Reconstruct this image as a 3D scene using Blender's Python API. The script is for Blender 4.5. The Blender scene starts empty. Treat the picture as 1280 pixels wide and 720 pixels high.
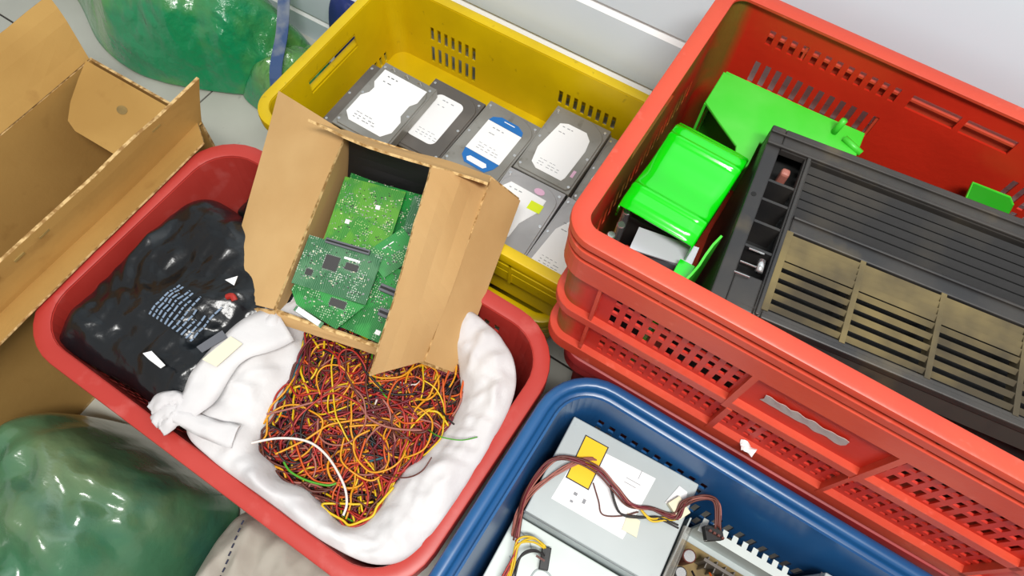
import bpy, bmesh, math, random
from mathutils import Vector, Matrix, noise
random.seed(7)
S = bpy.context.scene
COL = S.collection

# ------------------------------------------------------------------ camera, world, lamps, exposure
cam_d = bpy.data.cameras.new('camera')
cam = bpy.data.objects.new('camera', cam_d)
COL.objects.link(cam)
S.camera = cam
cam_d.sensor_width = 36.0
cam_d.lens = 869.3 / 1280 * 36.0
cam_d.clip_start = 0.02
R_ = Vector((0.856058, 0.515140, 0.042377))
U_ = Vector((-0.480839, 0.763608, 0.430925))
F_ = Vector((-0.189628, 0.389273, -0.901392))
m = Matrix.Identity(4)
for r in range(3):
    m[r][0] = R_[r]; m[r][1] = U_[r]; m[r][2] = -F_[r]
m.translation = (0, 0, 1.1782)
cam.matrix_world = m

W = bpy.data.worlds.new('world'); S.world = W; W.use_nodes = True
W.node_tree.nodes['Background'].inputs[0].default_value = (1.0, 0.99, 0.965, 1)
W.node_tree.nodes['Background'].inputs[1].default_value = 0.50


def area(name, loc, target, size, power, color=(1, 1, 1)):
    l = bpy.data.lights.new(name, 'AREA'); l.shape = 'RECTANGLE'
    l.size = size[0]; l.size_y = size[1]; l.energy = power; l.color = color
    o = bpy.data.objects.new(name, l); COL.objects.link(o)
    o.location = loc
    o.rotation_euler = (Vector(target) - Vector(loc)).to_track_quat('-Z', 'Y').to_euler()
    return o


area('ceiling_lamp', (0.34, -0.30, 2.3), (0.1, 0.35, 0.3), (0.9, 0.22), 50, (1.0, 0.985, 0.95))
S.view_settings.view_transform = 'Standard'
S.view_settings.look = 'None'
S.view_settings.gamma = 1.0
S.view_settings.use_curve_mapping = False
S.view_settings.exposure = 0.0


# ------------------------------------------------------------------ materials
def lin(c):
    r = []
    for v in c[:3]:
        v = v / 255.0
        r.append(v / 12.92 if v <= 0.04045 else ((v + 0.055) / 1.055) ** 2.4)
    return (r[0], r[1], r[2], 1)


def mat(name, c, rough=0.5, c2=None, scale=8.0, lo=0.4, hi=0.6, bump=0.0, bscale=60.0, metal=0.0,
        coat=0.0, spec=0.5, c3=None, scale3=60.0, lo3=0.62, hi3=0.7, detail=4, alpha=1.0, bdist=0.002, trans=0.0, sub=0.0):
    M = bpy.data.materials.new(name); M.use_nodes = True
    nt = M.node_tree; N = nt.nodes; L = nt.links
    P = N['Principled BSDF']
    P.inputs['Roughness'].default_value = rough
    P.inputs['Metallic'].default_value = metal
    P.inputs['Coat Weight'].default_value = coat
    P.inputs['Coat Roughness'].default_value = 0.12
    P.inputs['Specular IOR Level'].default_value = spec
    P.inputs['Alpha'].default_value = alpha
    P.inputs['Transmission Weight'].default_value = trans
    tc = N.new('ShaderNodeTexCoord')
    P.inputs['Base Color'].default_value = lin(c)
    src = None
    if c2:
        n = N.new('ShaderNodeTexNoise'); n.inputs['Scale'].default_value = scale; n.inputs['Detail'].default_value = detail
        L.new(tc.outputs['Object'], n.inputs['Vector'])
        mr = N.new('ShaderNodeMapRange'); mr.inputs[1].default_value = lo; mr.inputs[2].default_value = hi
        L.new(n.outputs['Fac'], mr.inputs[0])
        mx = N.new('ShaderNodeMix'); mx.data_type = 'RGBA'
        mx.inputs[6].default_value = lin(c); mx.inputs[7].default_value = lin(c2)
        L.new(mr.outputs[0], mx.inputs[0]); src = mx.outputs[2]
    if c3:
        n = N.new('ShaderNodeTexNoise'); n.inputs['Scale'].default_value = scale3; n.inputs['Detail'].default_value = 5
        L.new(tc.outputs['Object'], n.inputs['Vector'])
        mr = N.new('ShaderNodeMapRange'); mr.inputs[1].default_value = lo3; mr.inputs[2].default_value = hi3
        L.new(n.outputs['Fac'], mr.inputs[0])
        mx = N.new('ShaderNodeMix'); mx.data_type = 'RGBA'
        if src: L.new(src, mx.inputs[6])
        else: mx.inputs[6].default_value = lin(c)
        mx.inputs[7].default_value = lin(c3)
        L.new(mr.outputs[0], mx.inputs[0]); src = mx.outputs[2]
    if src: L.new(src, P.inputs['Base Color'])
    if bump > 0:
        n = N.new('ShaderNodeTexNoise'); n.inputs['Scale'].default_value = bscale; n.inputs['Detail'].default_value = 5
        L.new(tc.outputs['Object'], n.inputs['Vector'])
        b = N.new('ShaderNodeBump'); b.inputs['Strength'].default_value = bump; b.inputs['Distance'].default_value = bdist
        L.new(n.outputs['Fac'], b.inputs['Height']); L.new(b.outputs[0], P.inputs['Normal'])
    return M


def film(M_, scale, strength, dist, scale2=None):
    nt = M_.node_tree; N = nt.nodes; L = nt.links; P = N['Principled BSDF']
    tc = N.new('ShaderNodeTexCoord'); prev = P.inputs['Normal'].links[0].from_socket if P.inputs['Normal'].links else None
    for sc, st in ((scale, strength), (scale2 or scale * 2.7, strength * .6)):
        n = N.new('ShaderNodeTexNoise'); n.noise_type = 'RIDGED_MULTIFRACTAL'; n.inputs['Scale'].default_value = sc
        n.inputs['Detail'].default_value = 2.5; n.inputs['Distortion'].default_value = .5
        mp = N.new('ShaderNodeMapping'); mp.inputs['Scale'].default_value = (1, 1.7, 1); mp.inputs['Rotation'].default_value = (0, 0, .7 + sc)
        L.new(tc.outputs['Object'], mp.inputs[0]); L.new(mp.outputs[0], n.inputs['Vector'])
        b = N.new('ShaderNodeBump'); b.inputs['Strength'].default_value = st; b.inputs['Distance'].default_value = dist
        L.new(n.outputs['Fac'], b.inputs['Height'])
        if prev: L.new(prev, b.inputs['Normal'])
        prev = b.outputs[0]
    L.new(prev, P.inputs['Normal']); return M_


def board_mat(name, base, dark, mask_c, pad):
    """printed circuit board: solder mask in two tones, fine copper traces, rows of small solder pads"""
    M = bpy.data.materials.new(name); M.use_nodes = True
    nt = M.node_tree; N = nt.nodes; L = nt.links; P = N['Principled BSDF']
    P.inputs['Roughness'].default_value = 0.35
    tc = N.new('ShaderNodeTexCoord')
    n = N.new('ShaderNodeTexNoise'); n.inputs['Scale'].default_value = 22; n.inputs['Detail'].default_value = 3
    L.new(tc.outputs['Object'], n.inputs['Vector'])
    mr = N.new('ShaderNodeMapRange'); mr.inputs[1].default_value = .45; mr.inputs[2].default_value = .52
    L.new(n.outputs['Fac'], mr.inputs[0])
    mx = N.new('ShaderNodeMix'); mx.data_type = 'RGBA'; mx.inputs[6].default_value = lin(base); mx.inputs[7].default_value = lin(dark)
    L.new(mr.outputs[0], mx.inputs[0])
    # traces
    w = N.new('ShaderNodeTexWave'); w.inputs['Scale'].default_value = 130; w.inputs['Distortion'].default_value = 9; w.inputs['Detail'].default_value = 1
    w.inputs['Detail Scale'].default_value = .4
    L.new(tc.outputs['Object'], w.inputs['Vector'])
    m2 = N.new('ShaderNodeMapRange'); m2.inputs[1].default_value = .75; m2.inputs[2].default_value = .95; m2.inputs[4].default_value = .35
    L.new(w.outputs['Fac'], m2.inputs[0])
    mx2 = N.new('ShaderNodeMix'); mx2.data_type = 'RGBA'; mx2.inputs[7].default_value = lin(mask_c)
    L.new(m2.outputs[0], mx2.inputs[0]); L.new(mx.outputs[2], mx2.inputs[6])
    # pads
    v = N.new('ShaderNodeTexVoronoi'); v.inputs['Scale'].default_value = 330; v.distance = 'CHEBYCHEV'; v.inputs['Randomness'].default_value = .35
    L.new(tc.outputs['Object'], v.inputs['Vector'])
    m3 = N.new('ShaderNodeMapRange'); m3.inputs[1].default_value = .22; m3.inputs[2].default_value = .18
    L.new(v.outputs['Distance'], m3.inputs[0])
    n3 = N.new('ShaderNodeTexNoise'); n3.inputs['Scale'].default_value = 45; L.new(tc.outputs['Object'], n3.inputs['Vector'])
    m4 = N.new('ShaderNodeMapRange'); m4.inputs[1].default_value = .54; m4.inputs[2].default_value = .57
    L.new(n3.outputs['Fac'], m4.inputs[0])
    mu = N.new('ShaderNodeMath'); mu.operation = 'MULTIPLY'; L.new(m3.outputs[0], mu.inputs[0]); L.new(m4.outputs[0], mu.inputs[1])
    mx3 = N.new('ShaderNodeMix'); mx3.data_type = 'RGBA'; mx3.inputs[7].default_value = lin(pad)
    L.new(mu.outputs[0], mx3.inputs[0]); L.new(mx2.outputs[2], mx3.inputs[6])
    L.new(mx3.outputs[2], P.inputs['Base Color'])
    return M


M = {}
M['wall'] = mat('white_wall_panel', (222, 232, 240), .42, c2=(216, 227, 236), scale=3)
M['wall_bevel'] = mat('white_panel_joint', (250, 250, 250), .3)
M['groove'] = mat('panel_groove', (95, 100, 105), .7)
M['floor'] = mat('floor_tile', (196, 196, 186), .3, c2=(184, 184, 174), scale=4, c3=(150, 150, 140), scale3=40, lo3=.66, hi3=.8)
M['grout'] = mat('dark_grout', (60, 56, 52), .9)
M['yellow'] = mat('yellow_crate_plastic', (220, 188, 4), .38, c2=(206, 174, 4), scale=7, c3=(150, 120, 20), scale3=60, lo3=.66, hi3=.8, bump=.15, bscale=90)
M['red'] = mat('red_crate_plastic', (200, 72, 46), .42, c2=(192, 64, 42), scale=9, c3=(220, 104, 86), scale3=55, lo3=.64, hi3=.85, bump=.2, bscale=90)
M['red_dirty'] = mat('grimy_red_plastic', (214, 48, 32), .5, c2=(140, 80, 34), scale=9, lo=.48, hi=.62, bump=.2)
def stained(name, base, stain):
    m_ = mat(name, base, .45, c2=tuple(int(v * .94) for v in base), scale=9, bump=.2, bscale=90)
    nt = m_.node_tree; P = nt.nodes['Principled BSDF']; L = nt.links
    src = P.inputs['Base Color'].links[0].from_socket
    tc = nt.nodes.new('ShaderNodeTexCoord'); sp = nt.nodes.new('ShaderNodeSeparateXYZ'); L.new(tc.outputs['Object'], sp.inputs[0])
    a = nt.nodes.new('ShaderNodeMapRange'); a.inputs[1].default_value = .045; a.inputs[2].default_value = .032; L.new(sp.outputs[0], a.inputs[0])
    n = nt.nodes.new('ShaderNodeTexNoise'); n.inputs['Scale'].default_value = 13; L.new(tc.outputs['Object'], n.inputs['Vector'])
    b = nt.nodes.new('ShaderNodeMapRange'); b.inputs[1].default_value = .36; b.inputs[2].default_value = .54; L.new(n.outputs['Fac'], b.inputs[0])
    mu = nt.nodes.new('ShaderNodeMath'); mu.operation = 'MULTIPLY'; L.new(a.outputs[0], mu.inputs[0]); L.new(b.outputs[0], mu.inputs[1])
    mx = nt.nodes.new('ShaderNodeMix'); mx.data_type = 'RGBA'; L.new(mu.outputs[0], mx.inputs[0]); L.new(src, mx.inputs[6]); mx.inputs[7].default_value = lin(stain)
    L.new(mx.outputs[2], P.inputs['Base Color']); return m_


M['red_dirty'] = stained('grimy_red_plastic', (196, 40, 20), (118, 84, 30))
M['dark_red'] = mat('dull_dark_red_plastic', (160, 40, 40), .5, c2=(140, 34, 36), scale=10)
M['basket_red'] = mat('faded_red_basket_plastic', (184, 62, 54), .42, c2=(176, 52, 44), scale=6, c3=(196, 96, 90), scale3=26, lo3=.58, hi3=.85)
M['blue'] = mat('blue_basket_plastic', (34, 88, 140), .3, c2=(28, 78, 128), scale=8, c3=(66, 112, 150), scale3=24, lo3=.62, hi3=.9)
M['card'] = mat('brown_cardboard', (184, 144, 78), .85, c2=(172, 132, 68), scale=5, c3=(150, 108, 50), scale3=18, lo3=.62, hi3=.85, bump=.15, bscale=120)
M['card2'] = mat('tan_cardboard', (202, 164, 110), .85, c2=(192, 152, 98), scale=6, bump=.12, bscale=120)
M['card_edge'] = mat('torn_cardboard_edge', (214, 180, 124), .95, c2=(150, 112, 62), scale=110, lo=.42, hi=.6)
M['black_bag'] = mat('black_plastic_film', (13, 15, 18), .26, c2=(20, 24, 28), scale=9, bump=.5, bscale=26, bdist=.006)
M['black_bag2'] = mat('greenish_black_plastic_film', (18, 34, 34), .35, bump=.5, bscale=22, bdist=.006)
M['ink'] = mat('pale_blue_print', (120, 138, 160), .6)
M['cloth'] = mat('white_cloth', (214, 212, 212), .9, c2=(202, 199, 200), scale=7, bump=.6, bscale=20, bdist=.006)
M['sack'] = mat('woven_white_sack', (188, 184, 174), .85, c2=(170, 164, 152), scale=7, bump=.4, bscale=20, bdist=.006)
M['thread'] = mat('dark_stitching', (40, 44, 70), .8)
M['gbag'] = mat('bright_green_plastic_film', (18, 140, 88), .2, c2=(92, 150, 74), scale=6, lo=.45, hi=.62, coat=.7, bump=.8, bscale=34, bdist=.010)
M['gbag2'] = mat('dull_green_plastic_film', (62, 112, 80), .26, c2=(104, 122, 84), scale=4, lo=.46, hi=.66, c3=(42, 94, 84), scale3=5, lo3=.54, hi3=.7, coat=.6, bump=.5, bscale=18, bdist=.010)
film(M['gbag'], 9, .7, .010); film(M['gbag2'], 6, .45, .010); film(M['black_bag'], 9, .6, .006); film(M['black_bag2'], 10, .6, .006)
M['navy'] = mat('navy_fabric', (24, 44, 110), .6)
M['strap_grey'] = mat('blue_grey_strap', (58, 84, 130), .5, c2=(120, 130, 145), scale=14, lo=.5, hi=.6)
M['greybag'] = mat('grey_brown_cloth', (112, 108, 96), .9, c2=(92, 88, 80), scale=8)
M['steel'] = mat('brushed_drive_metal', (150, 148, 142), .38, c2=(134, 131, 124), scale=14, metal=.35, c3=(110, 106, 96), scale3=60, lo3=.6, hi3=.75)
M['steel_dark'] = mat('dark_drive_metal', (112, 106, 100), .4, c2=(98, 93, 88), scale=14, metal=.3)
M['steel_light'] = mat('light_drive_metal', (176, 174, 174), .36, c2=(160, 158, 158), scale=12, metal=.3)
M['black'] = mat('black_plastic', (16, 16, 17), .45)
M['chrome'] = mat('bright_metal', (215, 215, 215), .2, metal=.9)
M['plate'] = mat('shiny_zinc_plate', (214, 214, 222), .25, metal=.35)
M['label'] = mat('white_label_paper', (236, 236, 236), .6)
M['label_cream'] = mat('cream_label_paper', (222, 216, 190), .6)
M['print_grey'] = mat('grey_print', (140, 142, 146), .7)
M['print_dark'] = mat('dark_print', (40, 42, 46), .7)
M['label_blue'] = mat('blue_label_ink', (20, 104, 176), .5)
M['lime'] = mat('lime_sticker', (216, 232, 20), .5)
M['pink'] = mat('pink_stamp', (214, 170, 196), .6)
M['lime_plastic'] = mat('glossy_lime_green_plastic', (6, 200, 12), .16, coat=.5)
M['green_part'] = mat('matte_light_green_plastic', (60, 192, 40), .4, c2=(78, 196, 60), scale=12)
M['green_lid'] = mat('green_plastic', (8, 140, 14), .3)
M['dusty_black'] = mat('dusty_black_plastic', (34, 33, 34), .5, c2=(54, 50, 46), scale=11, lo=.4, hi=.62, c3=(94, 82, 58), scale3=9, lo3=.57, hi3=.75, bump=.2)
M['dust_slat'] = mat('tan_dusty_slats', (112, 98, 62), .85, c2=(66, 58, 42), scale=11, lo=.4, hi=.6, bump=.3)
M['dark_slat'] = mat('dark_dusty_slats', (22, 21, 22), .75, c2=(54, 48, 38), scale=9, lo=.5, hi=.7, bump=.3)
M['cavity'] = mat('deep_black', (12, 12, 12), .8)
M['psu_grey'] = mat('galvanised_steel', (178, 186, 186), .42, c2=(168, 176, 176), scale=5, metal=.15, c3=(190, 196, 196), scale3=12)
M['psu_white'] = mat('pale_grey_steel', (206, 214, 210), .42, c2=(196, 204, 200), scale=5, metal=.1)
M['yellow_stick'] = mat('yellow_warning_sticker', (245, 196, 8), .5)
M['wood'] = mat('brown_board', (150, 124, 70), .6, c2=(120, 100, 60), scale=30)
M['copper'] = mat('copper_wire', (190, 96, 40), .4, metal=.5)
M['w_orange'] = mat('amber_wire', (214, 146, 20), .45)
M['w_yellow'] = mat('yellow_wire', (214, 178, 14), .45)
M['w_red'] = mat('red_wire', (164, 38, 30), .45)
M['w_orange2'] = mat('orange_wire', (200, 84, 20), .45)
M['w_brown'] = mat('brown_wire', (92, 42, 32), .5)
M['w_black'] = mat('black_wire', (26, 20, 20), .5)
M['w_maroon'] = mat('maroon_wire', (110, 26, 40), .5)
M['w_green'] = mat('green_wire', (70, 150, 30), .5)
M['w_teal'] = mat('teal_wire', (10, 84, 96), .5)
M['w_white'] = mat('white_wire', (226, 214, 206), .5)
M['w_pink'] = mat('dusty_pink_wire', (158, 96, 84), .5)
M['conn_white'] = mat('cream_connector', (226, 220, 190), .5)
M['film'] = mat('torn_clear_film', (190, 176, 170), .3, alpha=.75)
M['clear'] = mat('clear_plastic', (170, 168, 160), .12, alpha=.35, coat=.5)
M['pcb1'] = board_mat('green_circuit_board', (40, 138, 58), (22, 108, 44), (110, 178, 120), (190, 206, 176))
M['pcb2'] = board_mat('yellow_green_circuit_board', (84, 152, 44), (52, 132, 48), (130, 178, 90), (186, 206, 140))
M['pcb3'] = board_mat('deep_green_circuit_board', (8, 128, 44), (4, 104, 36), (50, 160, 80), (180, 206, 160))
M['pcb4'] = board_mat('grey_green_circuit_board', (70, 120, 82), (44, 100, 62), (140, 176, 146), (206, 214, 200))
M['chip'] = mat('chip_package', (58, 56, 56), .5)
M['chip_grey'] = mat('grey_connector', (96, 98, 104), .5)


# ------------------------------------------------------------------ mesh helpers
class MB:
    def __init__(s):
        s.v = []; s.f = []; s.mi = []; s.cur = 0

    def add(s, vs, fs):
        b = len(s.v); s.v += [tuple(v) for v in vs]
        for f in fs:
            s.f.append(tuple(b + i for i in f)); s.mi.append(s.cur)

    def box(s, x0, x1, y0, y1, z0, z1, mtx=None):
        vs = [Vector((x, y, z)) for z in (z0, z1) for x, y in ((x0, y0), (x1, y0), (x1, y1), (x0, y1))]
        if mtx: vs = [mtx @ v for v in vs]
        s.add(vs, [(3, 2, 1, 0), (4, 5, 6, 7), (0, 1, 5, 4), (1, 2, 6, 5), (2, 3, 7, 6), (3, 0, 4, 7)])

    def prism(s, poly, z0, z1, mtx=None, bev=0.0):
        n = len(poly)
        c = Vector((sum(p[0] for p in poly) / n, sum(p[1] for p in poly) / n))
        rings = []
        if bev > 0:
            ins = [tuple(Vector(p[:2]) + (c - Vector(p[:2])).normalized() * bev) for p in poly]
            rings = [(ins, z0), (poly, z0 + bev), (poly, z1 - bev), (ins, z1)]
        else:
            rings = [(poly, z0), (poly, z1)]
        vs = []
        for pl, z in rings: vs += [Vector((p[0], p[1], z)) for p in pl]
        if mtx: vs = [mtx @ v for v in vs]
        fs = [tuple(reversed(range(n)))]
        for k in range(len(rings) - 1):
            for i in range(n):
                j = (i + 1) % n
                fs.append((k * n + i, k * n + j, (k + 1) * n + j, (k + 1) * n + i))
        fs.append(tuple((len(rings) - 1) * n + i for i in range(n)))
        s.add(vs, fs)

    def tube(s, pts, r, n=6, cap=True):
        pts = [Vector(p) for p in pts]
        up = Vector((0, 0, 1)); vs = []; fs = []
        for i, p in enumerate(pts):
            t = (pts[min(i + 1, len(pts) - 1)] - pts[max(i - 1, 0)])
            if t.length < 1e-9: t = Vector((1, 0, 0))
            t.normalize()
            a = t.cross(up)
            if a.length < 1e-3: a = t.cross(Vector((1, 0, 0)))
            a.normalize(); b = a.cross(t)
            rr = r[i] if isinstance(r, (list, tuple)) else r
            for k in range(n):
                an = 2 * math.pi * k / n
                vs.append(p + (a * math.cos(an) + b * math.sin(an)) * rr)
        for i in range(len(pts) - 1):
            for k in range(n):
                fs.append((i * n + k, i * n + (k + 1) % n, (i + 1) * n + (k + 1) % n, (i + 1) * n + k))
        if cap:
            fs.append(tuple(reversed(range(n)))); fs.append(tuple((len(pts) - 1) * n + k for k in range(n)))
        s.add(vs, fs)

    def grid(s, P, closed_u=False):
        """P: rows of equal numbers of points"""
        nr = len(P); nc = len(P[0]); vs = [v for row in P for v in row]; fs = []
        for i in range(nr - 1):
            for j in range(nc if closed_u else nc - 1):
                j2 = (j + 1) % nc
                fs.append((i * nc + j, i * nc + j2, (i + 1) * nc + j2, (i + 1) * nc + j))
        s.add(vs, fs)

    def panel(s, a, b, c, d, th, nu=10, nv=4, jag=0.0, warp=0.0, seed=0):
        """slab between quad corners a-b (attached edge) and d-c (free edge); jag makes the free edge ragged"""
        a, b, c, d = map(Vector, (a, b, c, d))
        nrm = (b - a).cross(d - a).normalized()
        rows = []
        for j in range(nv + 1):
            t = j / nv; row = []
            for i in range(nu + 1):
                u = i / nu
                p = (a.lerp(b, u)).lerp(d.lerp(c, u), t)
                if jag and j == nv:
                    p += (a - d).normalized() * jag * (noise.noise(Vector((u * 23 + seed, seed, 0))) + random.uniform(-.3, .3))
                if warp:
                    p += nrm * warp * noise.noise(Vector((u * 2.2 + seed, t * 1.5, seed * 1.3)))
                row.append(p)
            rows.append(row)
        base = len(s.v); nc = nu + 1; nr = nv + 1
        s.v += [tuple(p) for row in rows for p in row]
        s.v += [tuple(p - nrm * th) for row in rows for p in row]
        off = nc * nr
        def q(*idx): s.f.append(tuple(base + k for k in idx)); s.mi.append(s.cur)
        for j in range(nv):
            for i in range(nu):
                k = j * nc + i
                q(k, k + 1, k + nc + 1, k + nc); q(off + k + nc, off + k + nc + 1, off + k + 1, off + k)
        old = s.cur
        if getattr(s, 'edge', None) is not None: s.cur = s.edge
        for i in range(nu):
            q(i, off + i, off + i + 1, i + 1)
            k = nv * nc + i; q(k, k + 1, off + k + 1, off + k)
        for j in range(nv):
            k = j * nc; q(k, k + nc, off + k + nc, off + k)
            k = j * nc + nu; q(k, off + k, off + k + nc, k + nc)
        s.cur = old

    def build(s, name, mats, parent=None, smooth=False, bevel=0, solid=0, mtx=None, sub=0):
        me = bpy.data.meshes.new(name)
        me.from_pydata(s.v, [], s.f)
        if not isinstance(mats, (list, tuple)): mats = [mats]
        for x in mats: me.materials.append(x)
        for p, i in zip(me.polygons, s.mi):
            p.material_index = min(i, len(mats) - 1); p.use_smooth = smooth
        bm = bmesh.new(); bm.from_mesh(me); bmesh.ops.recalc_face_normals(bm, faces=bm.faces); bm.to_mesh(me); bm.free()
        me.update()
        o = bpy.data.objects.new(name, me); COL.objects.link(o)
        if mtx is not None: o.matrix_world = mtx
        if parent: o.parent = parent
        if solid:
            md = o.modifiers.new('solid', 'SOLIDIFY'); md.thickness = solid; md.offset = 0
        if bevel:
            md = o.modifiers.new('bevel', 'BEVEL'); md.width = bevel; md.segments = 2; md.limit_method = 'ANGLE'
        if sub:
            md = o.modifiers.new('sub', 'SUBSURF'); md.levels = sub; md.render_levels = sub
        return o


def thing(name, label, cat, loc=(0, 0, 0), rz=0.0, group=None):
    o = bpy.data.objects.new(name, None); COL.objects.link(o)
    o.location = loc; o.rotation_euler = (0, 0, rz); o.empty_display_size = .02
    return tag(o, label, cat, group)


def tag(o, label, cat, group=None, kind=None):
    if label: o['label'] = label
    if cat: o['category'] = cat
    if group: o['group'] = group
    if kind: o['kind'] = kind
    return o


def structure(o): o['kind'] = 'structure'; return o


def frame(origin, x, y=None, z=None):
    """matrix from an origin and two axes"""
    x = Vector(x).normalized()
    if y is not None:
        z = x.cross(Vector(y)).normalized(); y = z.cross(x)
    else:
        z = Vector(z).normalized(); y = z.cross(x).normalized(); z = x.cross(y)
    mm = Matrix.Identity(4)
    for i in range(3): mm[i][0] = x[i]; mm[i][1] = y[i]; mm[i][2] = z[i]
    mm.translation = origin
    return mm


def smooth_loop(pts, n):
    P = [Vector(p) for p in pts]; k = len(P); dense = []
    for i in range(k):
        a, b, c, d = P[i - 1], P[i], P[(i + 1) % k], P[(i + 2) % k]
        for j in range(12):
            t = j / 12
            dense.append(.5 * ((2 * b) + (c - a) * t + (2 * a - 5 * b + 4 * c - d) * t * t + (3 * b - a - 3 * c + d) * t ** 3))
    L = [0]
    for i in range(len(dense)): L.append(L[-1] + (dense[(i + 1) % len(dense)] - dense[i]).length)
    out = []
    for i in range(n):
        s = L[-1] * i / n; j = 0
        lo, hi = 0, len(dense)
        while lo < hi - 1:
            mid = (lo + hi) // 2
            if L[mid] <= s: lo = mid
            else: hi = mid
        t = (s - L[lo]) / max(1e-9, L[lo + 1] - L[lo])
        out.append(dense[lo].lerp(dense[(lo + 1) % len(dense)], t))
    return out


def smooth_path(pts, k=10):
    P = [Vector(p) for p in pts]; out = []
    for i in range(len(P) - 1):
        a = P[max(i - 1, 0)]; b = P[i]; c = P[i + 1]; d = P[min(i + 2, len(P) - 1)]
        for j in range(k):
            t = j / k
            out.append(.5 * ((2 * b) + (c - a) * t + (2 * a - 5 * b + 4 * c - d) * t * t + (3 * b - a - 3 * c + d) * t ** 3))
    out.append(P[-1]); return out


def ridge(x, y, s, sd=0.0):
    return 1 - abs(noise.noise(Vector((x * s + sd, y * s - sd, sd)))) * 2.2


def folds(x, y, s=9, amp=.02, sd=0.0, ang=0.0, stretch=2.5):
    c, q = math.cos(ang), math.sin(ang)
    u = (x * c + y * q) * stretch; v = (-x * q + y * c)
    wx = .35 * noise.noise(Vector((x * 4, y * 4, sd))); 
    r = ridge(u + wx, v + wx, s, sd) + .5 * ridge(u * 1.9 - wx, v * 1.9, s, sd + 7) + .2 * noise.noise(Vector((x * s * 6, y * s * 6, sd)))
    return amp * (r - .9)


def crumple(x, y, s, amp, sd=0, n=7, warp=.5):
    """facets with sharp creases, like crumpled film"""
    r = random.Random(sd); h = 0; w = warp * noise.noise(Vector((x * s * .5, y * s * .5, sd))); w2 = warp * noise.noise(Vector((y * s * .5, x * s * .5, sd + 9)))
    for k in range(n):
        a = r.uniform(0, 3.14); ph = r.uniform(0, 9); f = s * r.uniform(.6, 1.7)
        v = (x * math.cos(a) + y * math.sin(a)) * f + ph + w * (1 + k % 3) + w2
        v = v % 1.0; h += (abs(v - .5) * 4 - 1) / (f / s)
    return amp * h / n * 1.6


def blob(outline, center, hfun, rings, seg, skirt=None, skirt_in=.92):
    """closed body over an outline: top from hfun(x, y, t), then a skirt down to z = skirt"""
    mb = MB(); lp = smooth_loop([(p[0], p[1], 0) for p in outline], seg)
    c = Vector((center[0], center[1], 0)); P = []
    for i in range(1, rings + 1):
        t = i / rings; t = t ** .85
        row = []
        for q in lp:
            p = c.lerp(q, t); row.append((p.x, p.y, hfun(p.x, p.y, t)))
        P.append(row)
    if skirt is not None:
        last = P[-1]
        for k, (fr, sc) in enumerate(((.25, 1.01), (.6, 1.0), (1, skirt_in))):
            P.append([(c.x + (v[0] - c.x) * sc, c.y + (v[1] - c.y) * sc, v[2] + (skirt - v[2]) * fr) for v in last])
    mb.grid(P, True)
    n = len(mb.v); mb.v.append((c.x, c.y, hfun(c.x, c.y, 0)))
    for j in range(seg): mb.f.append((n, j, (j + 1) % seg)); mb.mi.append(0)
    if skirt is not None:
        b = (len(P) - 1) * seg; mb.f.append(tuple(b + j for j in range(seg))); mb.mi.append(0)
    return mb


# ------------------------------------------------------------------ the setting
mb = MB(); mb.box(-3.2, 2.4, -1.6, .80, -.02, -.003); mb.build('x', M['grout']).name = 'floor'
floor = structure(bpy.data.objects['floor'])
mb = MB()
TS = .60; ang = math.radians(4)
# tiles as one tiled sheet of the floor
fr = Matrix.Translation((-1.63, .482, 0)) @ Matrix.Rotation(math.radians(-2), 4, 'Z')
for i in range(-5, 9):
    for j in range(-5, 3):
        x0, y0 = i * TS, j * TS
        mb.box(x0 + .002, x0 + TS - .002, y0 + .002, y0 + TS - .002, -.004, 0, fr)
o = mb.build('floor_tiles', M['floor'], floor, bevel=.001)

mb = MB()
zz = [0, .076, .194, .312, .430]
for k in range(4):
    z0, z1 = zz[k], zz[k + 1]
    mb.cur = 0; mb.box(-3.2, 2.4, .800, .84, z0, z1 - .016)
    mb.cur = 1; mb.add([(-3.2, .800, z1 - .016), (2.4, .800, z1 - .016), (2.4, .811, z1 - .002), (-3.2, .811, z1 - .002)], [(0, 1, 2, 3)])
    mb.cur = 2; mb.box(-3.2, 2.4, .811, .84, z1 - .0022, z1)
mb.cur = 0; mb.box(-3.2, 2.4, .800, .84, .430, 2.6)
wall = structure(mb.build('wall_back', [M['wall'], M['wall_bevel'], M['groove']]))


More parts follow.
